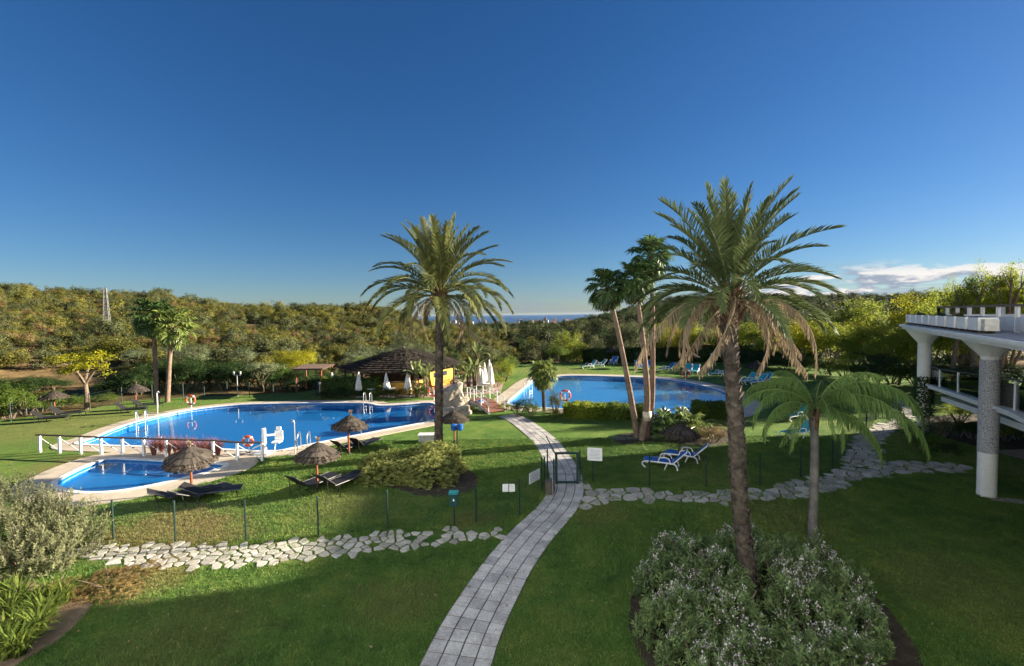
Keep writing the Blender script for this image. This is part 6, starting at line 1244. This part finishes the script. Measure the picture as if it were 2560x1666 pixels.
# glass balustrade on the deck
def balustrade(parent, pts, z, h, n_each, rail, post_mat, glass=True, rail_r=.035):
    for a, b2 in zip(pts, pts[1:]):
        for i in range(n_each+1):
            p = a.lerp(b2, i/n_each); m = MB(); m.box((p.x, p.y, z+h/2), (.06, .06, h)); m.build('baluster', post_mat, parent)
            if i < n_each and glass:
                q = a.lerp(b2, (i+1)/n_each); d = (q-p).normalized()*.05; m = MB(); m.bar((p.x+d.x, p.y+d.y, z+h*.46), (q.x-d.x, q.y-d.y, z+h*.46), .012, h*.82); m.build('glass_pane', 'glass', parent)
        m = MB(); m.bar((a.x, a.y, z+h+.02), (b2.x, b2.y, z+h+.02), .07, .045); m.build('handrail', rail, parent)
bal = thing('deck_balustrade', 'glass balustrade with white posts along the terrace deck', 'railing')
bpts = [(-1.7, 8), (-1.7, 5.3), (-1.7, 2.8), (-1.7, .25)]+[(-1.7+(span*1.15+1.7)*k/4, .25) for k in range(1, 5)]+[(span*1.15+2.6*k, .25) for k in range(1, 5)]
for (u, v) in bpts: p = bp(u, v); m = MB(); m.box((p.x, p.y, dz(u)+.53), (.06, .06, 1.04)); m.build('baluster', 'white_paint', bal)
for (ua, va), (ub, vb) in zip(bpts, bpts[1:]):
    a, b2 = bp(ua, va), bp(ub, vb); d = (b2-a).normalized()*.05; m = MB(); m.bar((a.x+d.x, a.y+d.y, dz(ua)+.5), (b2.x-d.x, b2.y-d.y, dz(ub)+.5), .012, .86); m.build('glass_pane', 'glass', bal)
    m = MB(); m.bar((a.x, a.y, dz(ua)+1.07), (b2.x, b2.y, dz(ub)+1.07), .07, .045); m.build('handrail', 'brown_rail', bal)
rb = thing('roof_railing', 'roof garden railing of white posts with brown rail and white panels', 'railing'); ZP = ZR+.26
for a, b2, n_ in [(bp(-.2, 7), bp(-.2, .5), 5), (bp(-.2, .5), bp(span+14, .5), 13)]:
    for i in range(n_+1): p = a.lerp(b2, i/n_); m = MB(); m.box((p.x, p.y, ZP+.47), (.10, .10, .94)); m.build('post', 'white_render', rb)
    m = MB(); m.bar((a.x, a.y, ZP+.97), (b2.x, b2.y, ZP+.985), .12, .09); m.build('top_rail', 'roof_rail', rb); m = MB(); m.bar((a.x, a.y, ZP+.30), (b2.x, b2.y, ZP+.30), .1, .5); m.build('parapet_panel', 'white_render', rb)
# planters standing on the roof edge
for k in range(9):
    u = -1.0+1.55*k; p = bp(u+.55, -.55); lab = ['empty', 'small-flowered', 'empty', 'empty', 'red-flowered', 'empty', 'purple-flowered', 'empty', 'empty'][k]
    nm = ['first', 'second', 'third', 'fourth', 'fifth', 'sixth', 'seventh', 'eighth', 'ninth'][k]
    t = thing('planter', nm+' roof planter box counted from the roof corner', 'planter', (p.x, p.y, ZP), math.atan2(U.y, U.x), 'roof planters')
    m = MB(); m.box((0, 0, .33), (1.12, .5, .46), taper=1.03); m.build('box', 'white_render', t)
    for x in (-.4, .4): m = MB(); m.box((x, 0, .05), (.22, .4, .1)); m.build('foot', 'dark_wood', t)
    m = MB(); m.box((0, 0, .562), (1.06, .44, .01)); m.build('soil', 'soil', t); m = MB(); m.box((.775, 0, .30), (.42, .36, .40)); m.build('end_panel', 'planter', t)
    if k in (1, 4, 6): link('plants', SHRUB[k % 3][0], 'lf_green', t, (0, 0, .5), scale=(.5, .22, .28)); link('blossom', PETAL[k % 3], 'petal_pink' if k != 1 else 'petal_white', t, (0, 0, .5), scale=(.5, .22, .3))
# planting under the building
for x, y, h, w, mt, lab in [(1600, 560, 1.3, 2.0, 'lf_olive', 'grey-olive shrub in the shaded bed under the terrace'), (1750, 560, 1.2, 1.8, 'lf_dark', 'dark shrub in the shaded bed under the terrace'), (1880, 580, 1.2, 1.8, 'lf_dark', 'second dark shrub next to the clad column'), (1650, 740, .8, 1.5, 'lf_dark', 'spiky dark plant at the bed tip beside the flagstones'), (1420, 700, 1.0, 2.4, 'lf_green', 'green ground shrub below the farther column'), (1320, 560, 1.0, 2.2, 'lf_dark', 'dark shrub at the flagstone bend'), (2200, 600, 1.1, 1.7, 'lf_lime', 'sunny yellow-green plant under the terrace'), (2300, 590, 1.0, 1.6, 'lf_green', 'green plant at the paved terrace edge'), (2150, 500, 1.3, 2.4, 'lf_lime', 'bright shrub behind the clad column'), (1760, 430, 1.3, 2.4, 'lf_lime', 'bright shrub in the sun beyond the terrace bed')]:
    SH(lab, z8(x, y), h, w, mt, meshes=CROWN_FINE)
# ------------------------------------------------------------------ unseen apartment wings beside the viewpoint, added and sized to shade the garden
def wing(label, x0, x1, y0, y1, h, floors):
    t = thing('shade_wing', label, 'building', ((x0+x1)/2, (y0+y1)/2, 0), 0, 'unseen shade wings'); w, d = x1-x0, y1-y0
    m = MB(); m.box((0, 0, h/2-.1), (w, d, h+.2)); wl = m.build('wall', 'cream_render', t); m = MB(); m.box((0, 0, h+.11), (w+.5, d+.5, .2)); m.build('roof', 'roof_tile', t); fh = h/floors
    for f in range(floors):
        for i in range(int(d/4)):
            y = -d/2+2+4*i; m = MB(); m.box((-w/2-.03, y, f*fh+1.3), (.06, 1.6, 2.1)); wn = m.build('window', 'window_dark', t); m = MB(); m.box((-w/2-.06, y, f*fh+.2), (.12, 1.9, .08)); m.build('sill', 'white_render', wn)
        m = MB(); m.box((-w/2-.6, 0, f*fh+.06), (1.2, d*.9, .12)); m.build('balcony', 'white_render', t)
    return t
wing('unseen cream apartment wing, sized to shade the near lawn', 24, 40, -14, 19.6, 10.2, 3)
wing('unseen taller wing added behind the terrace building for its shadow', 39, 52, 18, 31, 13.1, 4)
# unseen house of the viewpoint, sized, turned and tinted to bounce sun into shade
def fill_block():
    n_ = Vector((.5, .866, 0)).normalized(); d_ = Vector((n_.y, -n_.x, 0)); t = thing('fill_house', 'unseen pale blue house behind the viewpoint, shaped to reflect sun into the shade', 'building', (-n_.x*1.6, -n_.y*1.6, 0), math.atan2(d_.y, d_.x))
    x0, x1, h = -24, 34, 24.0
    m = MB(); m.box(((x0+x1)/2, -6, h/2-.1), (x1-x0, 12, h+.2)); m.build('wall', 'fill_facade', t); m = MB(); m.box(((x0+x1)/2, -6, h+.16), (x1-x0+1, 13, .3)); m.build('roof', 'roof_tile', t)
    for f in range(7):
        for i in range(10):
            x = x0+3+5.4*i; m = MB(); m.box((x, .02, f*3.3+1.35), (1.5, .06, 2.0)); w = m.build('window', 'window_dark', t); m = MB(); m.box((x, .05, f*3.3+.32), (1.7, .12, .06)); m.build('sill', 'fill_facade', w)
fill_block()
# ------------------------------------------------------------------ pylon on the hill
def pylon(label, px, ytop, D, hpx):
    q = AT(px, ytop, D); bz = float(terrain_z(q.x, D))-.5; h = q.z-bz; t = thing('power_pylon', label, 'pylon', (q.x, D, bz), .4, 'power pylons'); w0 = h*.06; w1 = h*.016
    def wz(z): return w0+(w1-w0)*min(1, z/(h*.95))
    for sx_ in (-1, 1):
        for sy in (-1, 1): m = MB(); m.bar((sx_*w0, sy*w0, 0), (sx_*w1, sy*w1, h), h*.006); m.build('leg', 'pylon_grey', t)
    m = MB(); nz = 9
    for k in range(nz):
        za, zb = h*k/nz, h*(k+1)/nz
        for s in (-1, 1): m.bar((-wz(za), s*wz(za), za), (wz(zb), s*wz(zb), zb), h*.006); m.bar((wz(za), s*wz(za), za), (-wz(zb), s*wz(zb), zb), h*.006); m.bar((s*wz(za), -wz(za), za), (s*wz(zb), wz(zb), zb), h*.006); m.bar((s*wz(za), wz(za), za), (s*wz(zb), -wz(zb), zb), h*.006); m.bar((-wz(zb), s*wz(zb), zb), (wz(zb), s*wz(zb), zb), h*.006)
    m.build('lattice', 'pylon_grey', t)
    for z, wdt in ((h*.62, h*.12), (h*.75, h*.10), (h*.88, h*.08)): m = MB(); m.bar((-wdt, 0, z), (wdt, 0, z), h*.008, h*.014); m.build('cross_arm', 'pylon_grey', t)
DP = min(range(80, 230), key=lambda D: abs(PX((AT(263, 800, D).x, D, float(terrain_z(AT(263, 800, D).x, D))))[1]-842))
pylon('grey lattice power pylon on the scrub hill', 263, 720, DP, 130)
# ------------------------------------------------------------------ houses in the valley and the town by the sea
def house(label, px, py, D, wpx, hpx, wall, group, z=None, name='house'):
    q = AT(px, py, D); w = wpx/FPX*D; h = hpx/FPX*D; bz = q.z if z is None else z; t = thing(name, label, 'house', (q.x, D, bz), random.Random(px).uniform(-.4, .4), group); d = w*.7
    m = MB(); m.box((0, 0, h/2-3), (w, d, h+6)); m.build('wall', wall, t); m = MB(); m.add([(-w*.54, -d*.56, h), (w*.54, -d*.56, h), (w*.54, d*.56, h), (-w*.54, d*.56, h), (-w*.3, 0, h*1.28), (w*.3, 0, h*1.28)], [(0, 1, 5, 4), (1, 2, 5), (2, 3, 4, 5), (3, 0, 4), (3, 2, 1, 0)]); m.build('roof', 'roof_tile', t)
    for i in range(3): m = MB(); m.box((-w*.3+w*.3*i, -d/2-.05, h*.55), (w*.12, .1, h*.3)); m.build('window', 'window_dark', t)
gv = 'white houses among the woods of the valley'
for px, py, wp_, hp in [(1387, 826, 11, 8), (1376, 824, 7, 6), (1508, 836, 12, 7), (1530, 832, 14, 7), (1515, 828, 9, 6), (2187, 752, 9, 6)]: house('white house with red roof among the woods of the valley', px, py, 420 if px < 2000 else 560, wp_, hp, 'far_white', gv)
gt = 'far houses of the town by the sea'
rg_ = random.Random(21)
for k in range(58):
    px = rg_.uniform(1120, 1480) if k < 38 else rg_.uniform(1340, 1440); D = rg_.uniform(2300, 3300); py = 786.1-(px-1280)*.0131+66/ D*FPX*.92-rg_.uniform(0, 3)
    house('small pale block of the far town by the sea', px, py, D, rg_.uniform(4, 11), rg_.uniform(3, 7), rg_.choice(['far_white', 'far_white', 'far_tan']), gt, name='town_house')
# ------------------------------------------------------------------ the air: light even haze round the whole place
m = bpy.data.materials.new('haze'); m.use_nodes = True; t = m.node_tree; t.nodes.remove(t.nodes['Principled BSDF'])
pv = N(t, 'ShaderNodeVolumePrincipled'); pv.inputs['Color'].default_value = (0.62, 0.78, 1.0, 1); pv.inputs['Density'].default_value = 6e-6; pv.inputs['Anisotropy'].default_value = 0.2
L(t, pv.outputs[0], t.nodes['Material Output'].inputs['Volume']); MATS['haze'] = m
hz = MB(); hz.box((0, 14000, -13), (64000, 38000, 108)); tag(hz.build('haze', 'haze'), kind='stuff')
